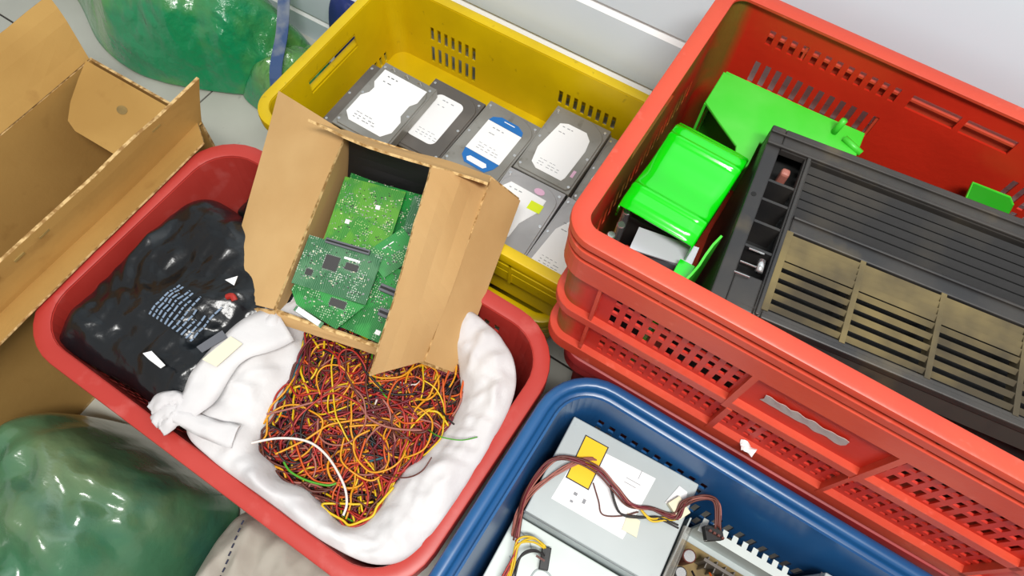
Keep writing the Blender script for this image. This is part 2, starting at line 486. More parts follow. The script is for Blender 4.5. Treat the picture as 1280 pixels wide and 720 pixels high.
# ------------------------------------------------------------------ crates
def crate(name, label, L, Wd, H, loc, rz, m_body, m_in=None, r=.04, rim=.02, lip=.016, taper=.016, cell=.00725, holes=None,
          ribs=(), frames=(), group=None, th=.003, base_rib=None, inner_step=None, cat='crate', woff=None):
    """open plastic crate; local origin at left-back corner of the rim footprint, x along length, y NEGATIVE towards the front"""
    t = thing(name, label, cat, loc, rz, group)
    wl = rim if woff is None else woff
    cx, cy = L / 2, -Wd / 2
    nL = int(round((L - 2 * r) / cell)); nW = int(round((Wd - 2 * r) / cell)); nc = 8

    def ring(off, z):
        rr = max(r - off, .004); ex = 0 if r - off >= .004 else (off + .004 - r)
        hx, hy = L / 2 - r - ex, Wd / 2 - r - ex
        pts = []
        # front (y=-), left->right ; right, front->back ; back, right->left ; left, back->front
        sides = [((-hx, -hy), (hx, -hy), (0, -1), nL), ((hx, -hy), (hx, hy), (1, 0), nW), ((hx, hy), (-hx, hy), (0, 1), nL), ((-hx, hy), (-hx, -hy), (-1, 0), nW)]
        for k, (a, b, nn, cnt) in enumerate(sides):
            for i in range(cnt + 1):
                f = i / cnt
                pts.append((cx + a[0] + (b[0] - a[0]) * f + nn[0] * rr, cy + a[1] + (b[1] - a[1]) * f + nn[1] * rr, z))
            a0 = math.atan2(nn[1], nn[0])
            for i in range(1, nc):
                an = a0 + math.pi / 2 * i / nc
                pts.append((cx + b[0] + rr * math.cos(an), cy + b[1] + rr * math.sin(an), z))
        return pts
    seglen = [nL + nc, nW + nc, nL + nc, nW + nc]
    # side walls
    nz = max(4, int(round((H - .006) / cell)))
    P = []
    for i in range(nz + 1):
        z = H - .004 - (H - .008) * i / nz
        P.append(ring(wl + taper * (H - z) / H, z))
    mb = MB(); vs = [v for row in P for v in row]; fs = []
    n = len(P[0])
    for i in range(nz):
        z = (P[i][0][2] + P[i + 1][0][2]) / 2
        base = 0
        for sd in range(4):
            cnt = seglen[sd]; st = nL if sd in (0, 2) else nW
            for j in range(cnt):
                a = base + j; b = (a + 1) % n
                hole = False
                if holes and j < st:
                    q0 = (P[i][a][0] + P[i][b][0]) / 2; q1 = -(P[i][a][1] + P[i][b][1]) / 2
                    hole = holes('front right back left'.split()[sd], q0 if sd in (0, 2) else q1, z, j)
                if not hole: fs.append((i * n + a, i * n + b, (i + 1) * n + b, (i + 1) * n + a))
            base += cnt
    mb.add(vs, fs)
    mats = [m_body]
    walls = mb.build('side_wall', m_in or m_body, t, smooth=False, solid=th)
    # bottom
    mb = MB(); bo = ring(wl + taper, .004); mb.add(bo, [tuple(range(len(bo)))])
    bi = ring(wl + taper + .0, .009); mb.add(bi, [tuple(range(len(bi)))])
    mb.grid([bo, bi], True)
    mb.build('bottom', m_body, t)
    # rim with a turned-down lip
    rt = .0045
    prof = [(wl + .001, H - .012), (wl + .001, H - .005), (rim + .001, H - .0049), (rim + .001, H - .0015), (rim - .002, H), (.003, H), (.0008, H - .001), (0, H - .004), (0, H - lip), (.003, H - lip), (.003, H - rt), (wl - .003, H - rt), (wl - .003, H - .012)]
    if inner_step:
        w, d = inner_step
        prof = [(rim + .001, H - d - .012), (rim + .001, H - d - .001), (rim - w + .002, H - d), (rim - w, H - d + .002), (rim - w, H - .003), (rim - w - .003, H), (.006, H), (.0015, H - .002), (0, H - .007), (0, H - lip), (.003, H - lip), (.003, H - .007), (rim - w - .003, H - .007), (rim - w - .003, H - d - .005), (rim - .003, H - d - .005), (rim - .003, H - d - .012)]
    mb = MB(); rows = [ring(o_, z_) for o_, z_ in prof]; rows.append(rows[0]); mb.grid(rows, True)
    ro = mb.build('rim', m_body, t, smooth=True)
    md = ro.modifiers.new('es', 'EDGE_SPLIT'); md.split_angle = math.radians(50)
    for (zt, zb, off) in ribs:
        wo = wl + taper * (H - zt) / H
        prof = [(wo, zt), (off + .001, zt), (off, zt - .001), (off, zb), (off + .0025, zb), (off + .0025, zt - .003), (wo, zt - .003)]
        mb = MB(); rows = [ring(a, b) for a, b in prof]; rows.append(rows[0]); mb.grid(rows, True)
        mb.build('rib', m_body, t)
    for fm in frames:   # vertical webs on front/back: (u, z0, z1, thickness, off)
        u, z0, z1, w, off = fm
        for sd in (0, 1):
            wo = wl + taper * (H - z1) / H
            y0, y1 = (-off, -wo) if sd else (-Wd + off, -Wd + wo)
            mb = MB(); mb.box(u - w / 2, u + w / 2, min(y0, y1), max(y0, y1), z0, z1)
            mb.build('web', m_body, t)
    return t


def D_holes(side, s, z, j):
    if side in ('front', 'back'):
        in_h = .255 < s < .308 or .318 < s < .372
        if .228 < z < .250 and in_h: return True
        if j % 2: return False
        side_cols = .072 < s < .236 or .395 < s < .555
        if side == 'back':
            if side_cols and .225 < z < .250: return True
            if side_cols and (.165 < z < .196 or .133 < z < .156): return True
        elif side_cols and (.176 < z < .192 or .153 < z < .170 or .129 < z < .146): return True
        if .07 < s < .56 and (.076 < z < .092 or .055 < z < .070 or .038 < z < .050): return True
        return False
    if .228 < z < .250 and .15 < s < .26: return True
    if j % 2: return False
    return .15 < z < .18 and .06 < s < .35


D_RIBS = [(.263, .251, .001), (.242, .206, .002), (.122, .106, .003), (.030, .004, .003)]
D_FR = [(.060, .104, .206, .004, .004), (.238, .104, .206, .007, .002), (.392, .104, .206, .007, .002), (.245, .02, .104, .007, .002), (.06, .02, .104, .004, .004), (.390, .02, .104, .005, .002), (.565, .02, .206, .006, .003), (.12, .206, .263, .003, .004), (.25, .206, .263, .003, .004), (.39, .206, .263, .003, .004), (.53, .206, .263, .003, .004)]
top_D = crate('plastic_crate', 'tall red plastic crate holding the black grille and green parts, topmost of its stack', .62, .4137, .283,
              (-.113, .7418, .3173), math.radians(-.70), M['red'], m_in=M['red_dirty'], r=.036, rim=.019, lip=.010, taper=.002, woff=.012, holes=D_holes, ribs=D_RIBS, frames=D_FR)
low_D = crate('plastic_crate', 'dull dark red plastic crate underneath the bright red crate, its rim beside the blue basket', .60, .412, .3165,
              (-.083, .7405, 0), math.radians(-.70), M['dark_red'], r=.036, rim=.019, lip=.02, taper=.02, holes=None,
              ribs=[(.285, .262, .004)])


def C_holes(side, s, z, j):
    if side in ('back', 'front'):
        if j % 2: return False
        for a, b in ((.09, .195), (.36, .47)):
            if side == 'front': return False
            if a < s < b and (.070 < z < .100 or .022 < z < .052): return True
        return False
    if side in ('left', 'right'):
        if .13 < s < .25 and .098 < z < .126: return True
        if j % 2: return False
        return .06 < s < .31 and .008 < z < .034
    return False


C_RIBS = [(.138, .132, .003), (.126, .112, .004), (.104, .078, .006)]
top_C = crate('plastic_crate', 'yellow plastic crate holding the hard drives, topmost of its stack by the wall', .588, .3703, .1615,
              (-.675, .7749, .1656), 0, M['yellow'], r=.046, rim=.016, lip=.019, taper=.006, holes=C_holes, ribs=C_RIBS, frames=[(.47, .078, .135, .004, .003)])
low_C = crate('plastic_crate', 'yellow plastic crate standing on the floor under the one with hard drives', .556, .3703, .164,
              (-.675, .7749, 0), 0, M['yellow'], r=.046, rim=.016, lip=.019, taper=.006, holes=C_holes, ribs=C_RIBS)


def A_holes(side, s, z, j):
    if side in ('back', 'front'):
        if j % 2: return False
        return (.36 < s < .53 or .09 < s < .26) and (.262 < z < .272 or .243 < z < .252 or .225 < z < .234)
    return False


A = crate('plastic_basket', 'faded red rounded basket lined with a white cloth and a black bag', .627, .4028, .3134,
          (-.6969, .3732, 0), math.radians(-2.09), M['basket_red'], r=.085, rim=.021, lip=.034, taper=.03, holes=A_holes, cell=.0085, cat='basket')


def B_holes(side, s, z, j):
    if side in ('back', 'front'):
        u = s
        if j % 2: return False
        if .03 < u < .24: return .256 < z < .272 or .232 < z < .248
        return .24 < u < .52 and (.165 < z < .195 or .125 < z < .155)
    return False


B = crate('plastic_basket', 'blue plastic basket holding grey power supplies', .60, .40, .335,
          (-.0664, .3216, 0), math.radians(-1.3), M['blue'], r=.075, rim=.026, lip=.03, taper=.03, holes=B_holes, cell=.0085, inner_step=(.010, .012), cat='basket')


# ------------------------------------------------------------------ large cardboard box
def box_walls():
    t = thing('cardboard_box', 'big open brown cardboard box with raised flaps, left of the red basket', 'box', (-.855, .0, 0))
    def P(x, y, z): return (x + .855, y, z)
    def wall(name, a, b, c, d, jag=0, warp=.004, seed=0, th=.004):
        mb = MB(); mb.edge = 1; mb.panel(a, b, c, d, th, 14, 5, jag, warp, seed)
        return mb.build(name, [M['card'], M['card_edge']], t)
    xr, xl, y0, y1, h = -.742, -.972, -.16, .366, .300
    wall('wall', P(xr, y0, 0), P(xr, y1, 0), P(xr, y1, h), P(xr, y0, h), warp=0)
    wall('wall', P(xl, y1, 0), P(xl, y0, 0), P(xl, y0, h), P(xl, y1, h), warp=0)
    wall('wall', P(xl, y1, 0), P(xr, y1, 0), P(xr, y1, h), P(xl, y1, h), warp=0)
    wall('wall', P(xl, y0, 0), P(xr, y0, 0), P(xr, y0, h), P(xl, y0, h), warp=0)
    wall('bottom', P(xl, y0, .006), P(xr, y0, .006), P(xr, y1, .006), P(xl, y1, .006), warp=0)
    f = wall('flap', P(xr, y0 - .02, h), P(xr + .002, y1 + .001, h), P(xr + .008, y1 + .026, h + .078), P(xr + .006, y0 - .02, h + .078), jag=.006, warp=.006, seed=3, th=-.005)
    mb = MB()
    for k in range(11):
        y = y0 + .04 + k * .041
        mb = MB(); mb.box(xr + .855 + .0062, xr + .855 + .0128, y, y + .016, h + .062, h + .065)
        mb.build('perforation', M['wood'], f)
    f = wall('flap', P(xl, y1, h), P(xl, y0, h), P(xl - .055, y0 - .02, h + .085), P(xl - .055, y1 + .024, h + .080), jag=.004, warp=.012, seed=5)
    f = wall('flap', P(xr + .003, y1 - .004, h + .002), P(xr + .003, y0 - .02, h + .002), P(-.694, y0 - .02, h + .018), P(-.690, y1 - .035, h + .018), jag=.002, warp=.002, seed=6, th=-.003)
    # end flap folded down into the box, with rounded free corners and a punched finger mark
    mb = MB(); pts = [(0, 0), (.222, 0), (.21, -.03), (.20, -.075), (.185, -.098), (.16, -.105), (.06, -.105), (.038, -.097), (.022, -.07), (.008, -.03)]
    mt = Matrix.Translation(P(xl + .004, y1 - .006, h + .003)) @ Matrix.Rotation(math.radians(16), 4, 'X')
    mb.prism(pts, -.002, .002, mt)
    f = mb.build('flap', M['card'], t)
    mb = MB(); rg = []
    for k in range(18):
        an = k / 18 * 6.283; rg.append((.108 + .010 * math.cos(an), -.040 + .007 * math.sin(an)))
    mb.prism(rg, .0021, .0026, mt); mb.build('finger_mark', M['wood'], f)
    # fold ridge below the crease on the outside of the right wall
    mb = MB(); mb.tube([P(xr + .003, y0, h - .001), P(xr + .003, y1, h - .001)], .0028, 6)
    mb.build('crease', M['card'], t)
    return t


box_walls()

# ------------------------------------------------------------------ bags
def h_g1(x, y, t):
    b = .19 * max(0, 1 - t ** 3.2) + .012
    return b + (crumple(x, y, 9, .020, 4) + crumple(x, y, 22, .008, 5)) * min(1, (1 - t) * 5 + .15)


o = blob([(-1.62, .66), (-1.44, .60), (-1.31, .535), (-1.20, .515), (-1.11, .53), (-1.02, .565), (-.95, .60), (-.90, .67), (-.89, .76), (-1.1, .79), (-1.4, .79), (-1.6, .77)],
         (-1.12, .665), h_g1, 60, 220, .001, .97).build('plastic_bag', M['gbag'], smooth=True)
tag(o, 'shiny bright green plastic bag heaped at the foot of the wall behind the cardboard box', 'bag')


def h_g1b(x, y, t):
    b = .10 * max(0, 1 - t ** 3) + .01
    return b + (crumple(x, y, 14, .012, 6) + crumple(x, y, 32, .005, 7)) * min(1, (1 - t) * 5 + .1)


o = blob([(-.965, .60), (-.90, .575), (-.85, .57), (-.80, .60), (-.775, .66), (-.79, .72), (-.87, .76), (-.93, .70)],
         (-.86, .66), h_g1b, 36, 120, .001, .97).build('plastic_bag', M['gbag'], smooth=True)
tag(o, 'small low green plastic bag lying between the heaped green bag and the yellow crate', 'bag')
mb = MB()
pts = [(-.95, .79, .20), (-.915, .735, .175), (-.885, .68, .145), (-.845, .60, .115), (-.815, .562, .02)]
rows = []
for p in smooth_path(pts, 8):
    rows.append([(p[0] - .011, p[1] - .005, p[2]), (p[0] + .011, p[1] + .005, p[2] + .001)])
mb.grid(rows)
o = mb.build('strap', M['strap_grey'], solid=.002); tag(o, 'blue and grey strap hanging down over the green bags', 'strap')


def h_grey(x, y, t): return .14 * math.sqrt(max(0, 1 - t ** 2.4)) + .004 + folds(x, y, 12, .006, 2, 0) * (1 - t)


o = blob([(-.735, .60), (-.695, .62), (-.688, .70), (-.70, .755), (-.745, .765), (-.765, .70), (-.762, .63)], (-.725, .68), h_grey, 20, 60, .001, .97).build('cloth_bag', M['greybag'], smooth=True)
tag(o, 'grey-brown cloth bundle squeezed beside the left end of the yellow crates', 'bag')


def h_navy(x, y, t): return .20 * math.sqrt(max(0, 1 - t ** 3)) + .004 + folds(x, y, 14, .008, 5, 0) * (1 - t)


o = blob([(-.85, .765), (-.80, .74), (-.75, .745), (-.715, .772), (-.72, .793), (-.80, .797), (-.86, .795)], (-.79, .775), h_navy, 16, 60, .001, .97).build('fabric_bundle', M['navy'], smooth=True)
tag(o, 'navy blue fabric bundle against the wall behind the yellow crate corner', 'bundle')


def h_g2(x, y, t):
    b = .235 * max(0, 1 - t ** 7) + .012
    return b + (crumple(x, y, 6, .024, 12, 5, .8) + crumple(x, y, 18, .010, 13)) * min(1, (1 - t) * 6 + .1)


o = blob([(-1.15, -.24), (-.90, -.22), (-.76, -.205), (-.695, -.15), (-.672, -.062), (-.60, -.046), (-.49, -.048), (-.43, -.054), (-.405, -.080), (-.392, -.13), (-.40, -.28), (-.45, -.42), (-.70, -.50), (-1.0, -.50), (-1.2, -.3)],
         (-.68, -.27), lambda x, y, t: h_g2(x, y, t), 60, 220, .001, .98).build('plastic_bag', M['gbag2'], smooth=True)
bagfront = tag(o, 'large dull green plastic bag at the front of the red basket, bottom left', 'bag')


def h_sack(x, y, t):
    return .150 * max(0, 1 - t ** 8) + .008 + (folds(x, y, 6, .014, 3.3, .2) + crumple(x, y, 14, .008, 21)) * min(1, (1 - t) * 4 + .1)


o = blob([(-.395, -.06), (-.35, -.030), (-.22, -.026), (-.13, -.034), (-.09, -.06), (-.095, -.20), (-.16, -.26), (-.29, -.27), (-.37, -.22), (-.392, -.14)], (-.24, -.14), h_sack, 40, 140, .001, .98).build('woven_sack', M['sack'], smooth=True)
tag(o, 'crumpled off-white woven sack with dark stitching, on the floor before the red basket', 'sack')
mb = MB()
for k in range(14):
    x = -.345 + k * .0030; y = -.062 - k * .010
    z = h_sack(x, y, .6) + .003
    mb.tube([(x, y, z + .0), (x + .001, y - .006, z + .0)], .0012, 5)
mb.build('stitching', M['thread'], o)


# ------------------------------------------------------------------ contents of the red basket: black bags, cloth sack, wires
def h_bb(x, y, t):
    e = max(0, 1 - t ** 5)
    return .290 + .040 * max(0, 1 - t ** 7) + (crumple(x, y, 9, .010, 31) + crumple(x, y, 22, .005, 32)) * min(1, (1 - t) * 6 + .15) + .010 * noise.noise(Vector((x * 9, y * 9, 2)))


o = blob([(-.660, -.002), (-.669, .05), (-.668, .15), (-.664, .225), (-.635, .268), (-.56, .272), (-.47, .285), (-.415, .22), (-.405, .12), (-.43, .045), (-.445, -.006), (-.53, -.001), (-.60, -.006), (-.645, -.010)],
         (-.54, .12), h_bb, 56, 200, .02, .76).build('plastic_bag', M['black_bag'], smooth=True)
bb = tag(o, 'glossy black plastic bag with pale printed lines, inside the red basket', 'bag')
mb = MB(); random.seed(3)
ax = Vector((.986, .02, 0)).normalized()
for k in range(11):            # printed lines run front-left to back-right across the bag
    base = Vector((-.552 + k * .0066, .082, 0)); ln = .052 * (1 - .2 * (k % 3 == 2)) - (.016 if k > 6 else 0) + (.02 if k == 10 else 0)
    p = 0
    while p < ln:
        w = random.uniform(.003, .009)
        q0 = base + Vector((.10, .99, 0)) * p; q1 = base + Vector((.10, .99, 0)) * min(p + w, ln)
        zz_ = [h_bb(q.x, q.y, .3) + .0065 for q in (q0, q1)]
        s_ = .0013
        mb.add([(q0.x - s_, q0.y, zz_[0]), (q0.x + s_, q0.y, zz_[0]), (q1.x + s_, q1.y, zz_[1]), (q1.x - s_, q1.y, zz_[1])], [(0, 1, 2, 3)])
        p += w + .0016
mb.build('printed_text', M['ink'], bb, solid=.0004)


def h_b2(x, y, t): return .250 + .060 * max(0, 1 - t ** 3) + folds(x, y, 10, .012, 8, .2) * min(1, (1 - t) * 5 + .1)


o = blob([(-.615, .285), (-.55, .280), (-.46, .28), (-.44, .31), (-.47, .335), (-.55, .340), (-.59, .332), (-.615, .31)], (-.53, .305), h_b2, 20, 100, .03, .92).build('plastic_bag', M['black_bag2'], smooth=True)
tag(o, 'greenish-black plastic bag tucked in the back corner of the red basket', 'bag')


def zbb(x, y): return h_bb(x, y, .5)


def flat_scrap(name, label, cat, pts, z, m_, th=.0012, group=None):
    mb = MB(); mb.prism(pts, z, z + th); return tag(mb.build(name, m_), label, cat, group)


flat_scrap('paper_scrap', 'narrow pinkish-white paper scrap lying on the black bag', 'scrap', [(-.518, .038), (-.511, .046), (-.484, .041), (-.486, .035), (-.506, .036)], zbb(-.5, .04) + .010, M['label'])
flat_scrap('tape_piece', 'small grey tape piece on the black bag beside the white cloth', 'tape', [(-.468, .079), (-.456, .113), (-.444, .109), (-.457, .077)], zbb(-.456, .095) + .010, M['chip_grey'])
flat_scrap('paper_scrap', 'small white triangular scrap on the black bag near the circuit board box', 'scrap', [(-.502, .170), (-.492, .183), (-.487, .170)], zbb(-.495, .175) + .012, M['label'])
mb = MB(); mb.tube(smooth_path([(-.482, .152, zbb(-.48, .15) + .008), (-.476, .156, zbb(-.48, .15) + .011), (-.470, .153, zbb(-.48, .15) + .009)], 4), .004, 8)
tag(mb.build('bottle_cap', M['w_red']), 'tiny red plastic piece under the left flap of the circuit board box', 'cap')

OUT = smooth_loop([(-.452, .125, 0), (-.455, .06, 0), (-.425, -.004, 0), (-.375, -.018, 0), (-.29, -.021, 0), (-.19, -.023, 0), (-.125, -.008, 0), (-.098, .04, 0), (-.093, .17, 0), (-.105, .255, 0), (-.15, .30, 0), (-.23, .315, 0), (-.33, .305, 0), (-.41, .25, 0), (-.435, .19, 0)], 220)
INN = smooth_loop([(-.393, .195, 0), (-.372, .145, 0), (-.358, .075, 0), (-.345, .03, 0), (-.300, .012, 0), (-.235, .012, 0), (-.190, .006, 0), (-.172, .035, 0), (-.170, .09, 0), (-.158, .135, 0), (-.158, .20, 0), (-.19, .25, 0), (-.24, .275, 0), (-.31, .265, 0), (-.37, .235, 0)], 220)
# rotate the inner loop so that matching indices face each other
best = min(range(220), key=lambda k: (INN[k] - OUT[0]).length)
INN = INN[best:] + INN[:best]


def zc(x, y, t):
    return .287 + .024 * t + .026 * math.sin(math.pi * min(1, t * .96 + .02)) ** .8 + (folds(x, y, 9, .007, 11.5, 1.9, 2.2) + crumple(x, y, 15, .008, 41) + crumple(x, y, 34, .003, 42)) * min(1, math.sin(math.pi * t) + .2) + .004 * noise.noise(Vector((x * 30, y * 30, 1)))


mb = MB(); rows = []
for sc, z in ((.80, .215), (.93, .24), (.985, .268)):
    c = Vector((-.265, .13, 0)); rows.append([tuple((c + (p - c) * sc).to_2d()) + (z,) for p in INN])
for k in range(0, 25):
    t = k / 24
    row = []
    for a, b in zip(INN, OUT):
        jit = .004 * noise.noise(Vector((a.x * 40, a.y * 40, 5))) * (1 - t)
        p = a.lerp(b, t); row.append((p.x + jit, p.y + jit, zc(p.x, p.y, t)))
    rows.append(row)
c = Vector((-.275, .14, 0))
for sc, z in ((.99, .285), (.94, .2), (.84, .02)):
    rows.append([tuple((c + (p - c) * sc).to_2d()) + (z,) for p in OUT])
mb.grid(rows, True)
mb.add(rows[0], [tuple(range(220))]); mb.add(rows[-1], [tuple(range(220))])
cl = mb.build('cloth_sack', M['cloth'], smooth=True)
tag(cl, 'white cloth sack, its rolled-down mouth framing the heap of wires', 'sack')
# torn strips of the sack reaching over the basket's front edge
def strip(path, w0, w1, name='torn_strip', seed=0, amp=.004):
    P = smooth_path(path, 8); rows = []
    for i, p in enumerate(P):
        t = i / (len(P) - 1); d = (P[min(i + 1, len(P) - 1)] - P[max(i - 1, 0)]).normalized()
        n = Vector((-d.y, d.x, 0)).normalized(); w = w0 + (w1 - w0) * t
        w *= 1 + .25 * noise.noise(Vector((t * 5, seed, 0)))
        rows.append([p + n * w * q + Vector((0, 0, (1 - q * q) * .004 + amp * noise.noise(Vector((t * 8 + q, q * 2, seed))))) for q in (-1, -.6, -.2, .2, .6, 1)])
    mb = MB(); mb.grid(rows); o_ = mb.build(name, M['cloth'], cl, smooth=True, solid=.003); return o_


strip([(-.405, .165, .325), (-.427, .115, .338), (-.432, .07, .338), (-.427, .03, .336), (-.438, .002, .332), (-.452, -.012, .327)], .028, .014, seed=1)
strip([(-.455, -.020, .326), (-.445, .000, .335), (-.418, .004, .334), (-.385, .010, .330), (-.36, .018, .325)], .008, .014, seed=2)
strip([(-.468, -.010, .327), (-.458, .008, .338), (-.445, .015, .336), (-.434, -.004, .334), (-.44, -.022, .326)], .010, .008, seed=3, amp=.008)
flat_scrap('paper_scrap', 'cream paper piece between the black bag and the white cloth sack', 'scrap', [(-.449, .070), (-.440, .112), (-.421, .112), (-.428, .072)], .347, M['label_cream'])

# wires
random.seed(11)
poly = [(p.x, p.y) for p in INN]


def inside(x, y, grow=.0):
    cx_, cy_ = -.265, .13
    x = cx_ + (x - cx_) / (1 + grow); y = cy_ + (y - cy_) / (1 + grow)
    r = False; j = len(poly) - 1
    for i in range(len(poly)):
        xi, yi = poly[i]; xj, yj = poly[j]
        if (yi > y) != (yj > y) and x < (xj - xi) * (y - yi) / (yj - yi) + xi: r = not r
        j = i
    return r


def wire_path(zb, zr, arc=None):
    while True:
        x = random.uniform(-.39, -.15); y = random.uniform(0, .27)
        if inside(x, y, -.04): break
    an = random.uniform(0, 6.283); pts = []
    if y > .13 and random.random() < .7: an = random.gauss(1.9, .5) * random.choice((1, -1))
    turn = random.gauss(0, .22) if random.random() < .7 else random.choice((1, -1)) * random.uniform(.35, .8)
    z = zb + random.uniform(0, zr)
    for k in range(random.randint(6, 14)):
        if not inside(x, y, .03): break
        hump = .012 * math.exp(-(((x + .30) / .07) ** 2 + ((y - .17) / .07) ** 2))
        pts.append((x, y, z + hump))
        st = random.uniform(.010, .022)
        nx, ny = x + math.cos(an) * st, y + math.sin(an) * st
        tries = 0
        while not inside(nx, ny, .03) and tries < 10:
            an += .5; nx, ny = x + math.cos(an) * st, y + math.sin(an) * st; tries += 1
        x, y = nx, ny; an += turn + random.gauss(0, .18)
        z = min(zb + zr + .006, max(zb, z + random.gauss(0, .003)))
    return pts


cols = ['w_orange', 'w_yellow', 'w_red', 'w_orange2', 'w_brown', 'w_black', 'w_maroon', 'w_green', 'w_teal', 'w_white', 'w_pink']
wt_low = [2, 1, 9, 3, 18, 14, 16, 1, 3, 0, 1]
wt_top = [9, 5, 9, 5, 14, 7, 12, 1, .6, .3, 2]
mb = MB()
mb.cur = 4
rows = []
for sc in (.02, .3, .6, .85, 1.0):
    rows.append([(-.265 + (p.x + .265) * sc, .13 + (p.y - .13) * sc, .266 + .004 * noise.noise(Vector((p.x * 40 * sc, p.y * 40 * sc, 3)))) for p in INN])
mb.grid(rows, True)
for k in range(780):
    low = k < 430
    pts = wire_path(.266, .010) if low else wire_path(.277, .015)
    if len(pts) < 3: continue
    ci = random.choices(range(11), wt_low if low else wt_top)[0]
    if not low and pts[0][1] < .07 and ci == 0 and random.random() < .6: ci = random.choice((2, 6, 4, 8, 7))
    mb.cur = ci; mb.tube(smooth_path(pts, 4), random.uniform(.0011, .0016), 5)
tag(mb.build('wire_tangle', [M[c_] for c_ in cols], smooth=True), 'dense tangle of red, amber, brown and yellow wires heaped inside the white cloth sack', 'wires', kind='stuff')


def wire(path, m_, r, label, name='wire', group=None, k=8):
    mb = MB(); mb.tube(smooth_path(path, k), r, 7)
    return tag(mb.build(name, M[m_], smooth=True), label, 'wire', group)


wire([(-.352, .018, .304), (-.325, .044, .302), (-.291, .060, .303), (-.258, .058, .303), (-.222, .042, .303), (-.205, .026, .302), (-.200, .012, .301)], 'w_white', .0016, 'loose white wire curving across the middle of the wire heap')
wire([(-.352, .060, .312), (-.335, .082, .303), (-.315, .105, .301), (-.29, .125, .301)], 'w_pink', .0014, 'short dusty pink wire at the left edge of the wire heap')
wire([(-.178, .185, .312), (-.165, .176, .323), (-.153, .170, .331), (-.142, .168, .333)], 'w_black', .0012, 'short black wire end lying out over the white cloth, upper of two')
wire([(-.170, .150, .310), (-.150, .146, .333), (-.125, .155, .336), (-.11, .170, .331)], 'w_green', .0008, 'thin dark thread lying out over the white cloth, lower of two')
wire([(-.19, .075, .303), (-.16, .085, .318), (-.145, .10, .330), (-.143, .12, .335)], 'w_brown', .0009, 'thin brown wire looping up onto the right side of the white cloth')
wire([(-.30, .025, .302), (-.285, .02, .303), (-.262, .022, .303), (-.238, .03, .302), (-.23, .038, .301)], 'w_green', .0014, 'loose green wire at the lower left of the wire heap')


# ------------------------------------------------------------------ small cardboard box with circuit boards
N1 = Vector((-.421, .172, .337)); ang = math.radians(12); al = math.radians(16)
BU = Vector((math.cos(ang), math.sin(ang), 0))
BV = Vector((-math.sin(ang) * math.cos(al), math.cos(ang) * math.cos(al), math.sin(al)))
BN = BU.cross(BV)
bw, bd, bh = .206, .256, .060
pb = thing('cardboard_box', 'small tan cardboard box full of circuit boards, tilted above the wires', 'box', tuple(N1 - BN * bh))
BOXM = Matrix.Translation(-(N1 - BN * bh)) @ frame(N1, BU, BV)     # box frame -> thing frame


def bp(u, v, w=0): return BOXM @ Vector((u, v, w))


def pwall(name, a, b, c, d, jag=0, warp=.0, seed=0, th=.0035, nu=14, nv=4, parent=None):
    mb = MB(); mb.edge = 1; mb.panel(a, b, c, d, th, nu, nv, jag * .45, warp, seed)
    return mb.build(name, [M['card2'], M['card_edge']], parent or pb)


loc0 = N1 - BN * bh
def wp(x, y, z): return Vector((x, y, z)) - loc0
pwall('wall', bp(0, 0, -bh), bp(0, bd, -bh), bp(0, bd), bp(0, 0))
pwall('wall', bp(bw + .038, bd, -bh), bp(bw + .034, 0, -bh), bp(bw, 0), bp(bw, bd))
pwall('wall', bp(bw + .034, 0, -bh), bp(0, 0, -bh), bp(0, 0), bp(bw, 0), jag=.002)
pwall('wall', bp(0, bd, -bh), bp(bw + .038, bd, -bh), bp(bw, bd), bp(0, bd))
pwall('bottom', bp(0, 0, -bh), bp(bw + .034, 0, -bh), bp(bw + .038, bd, -bh), bp(0, bd, -bh))
# left flap laid outwards
pwall('flap', bp(0, 0), bp(0, bd), wp(-.628, .445, .362), wp(-.510, .157, .300), jag=.002, warp=.002, seed=2, th=-.0035)
# back flap leaning in over the opening
pwall('flap', bp(0, bd), bp(bw, bd), wp(-.254, .421, .442), wp(-.505, .380, .440), jag=.005, warp=.006, seed=7)
# right flap standing up and leaning in
pwall('flap', bp(bw, bd - .004), bp(bw, 0), wp(-.245, .150, .405), wp(-.322, .397, .462), jag=.004, warp=.006, seed=9)
# front flap pressed down outside
pwall('flap', bp(0, 0), bp(bw, 0), bp(bw - .03, -.012, -.018), bp(-.03, -.016, -.012), jag=.004, warp=.003, seed=12, th=-.003)
pwall('flap', bp(0, -.003, .001), bp(-.055, -.012, -.010), bp(-.052, -.020, -.016), bp(-.0, -.012, -.010), jag=.002, warp=.002, seed=13)


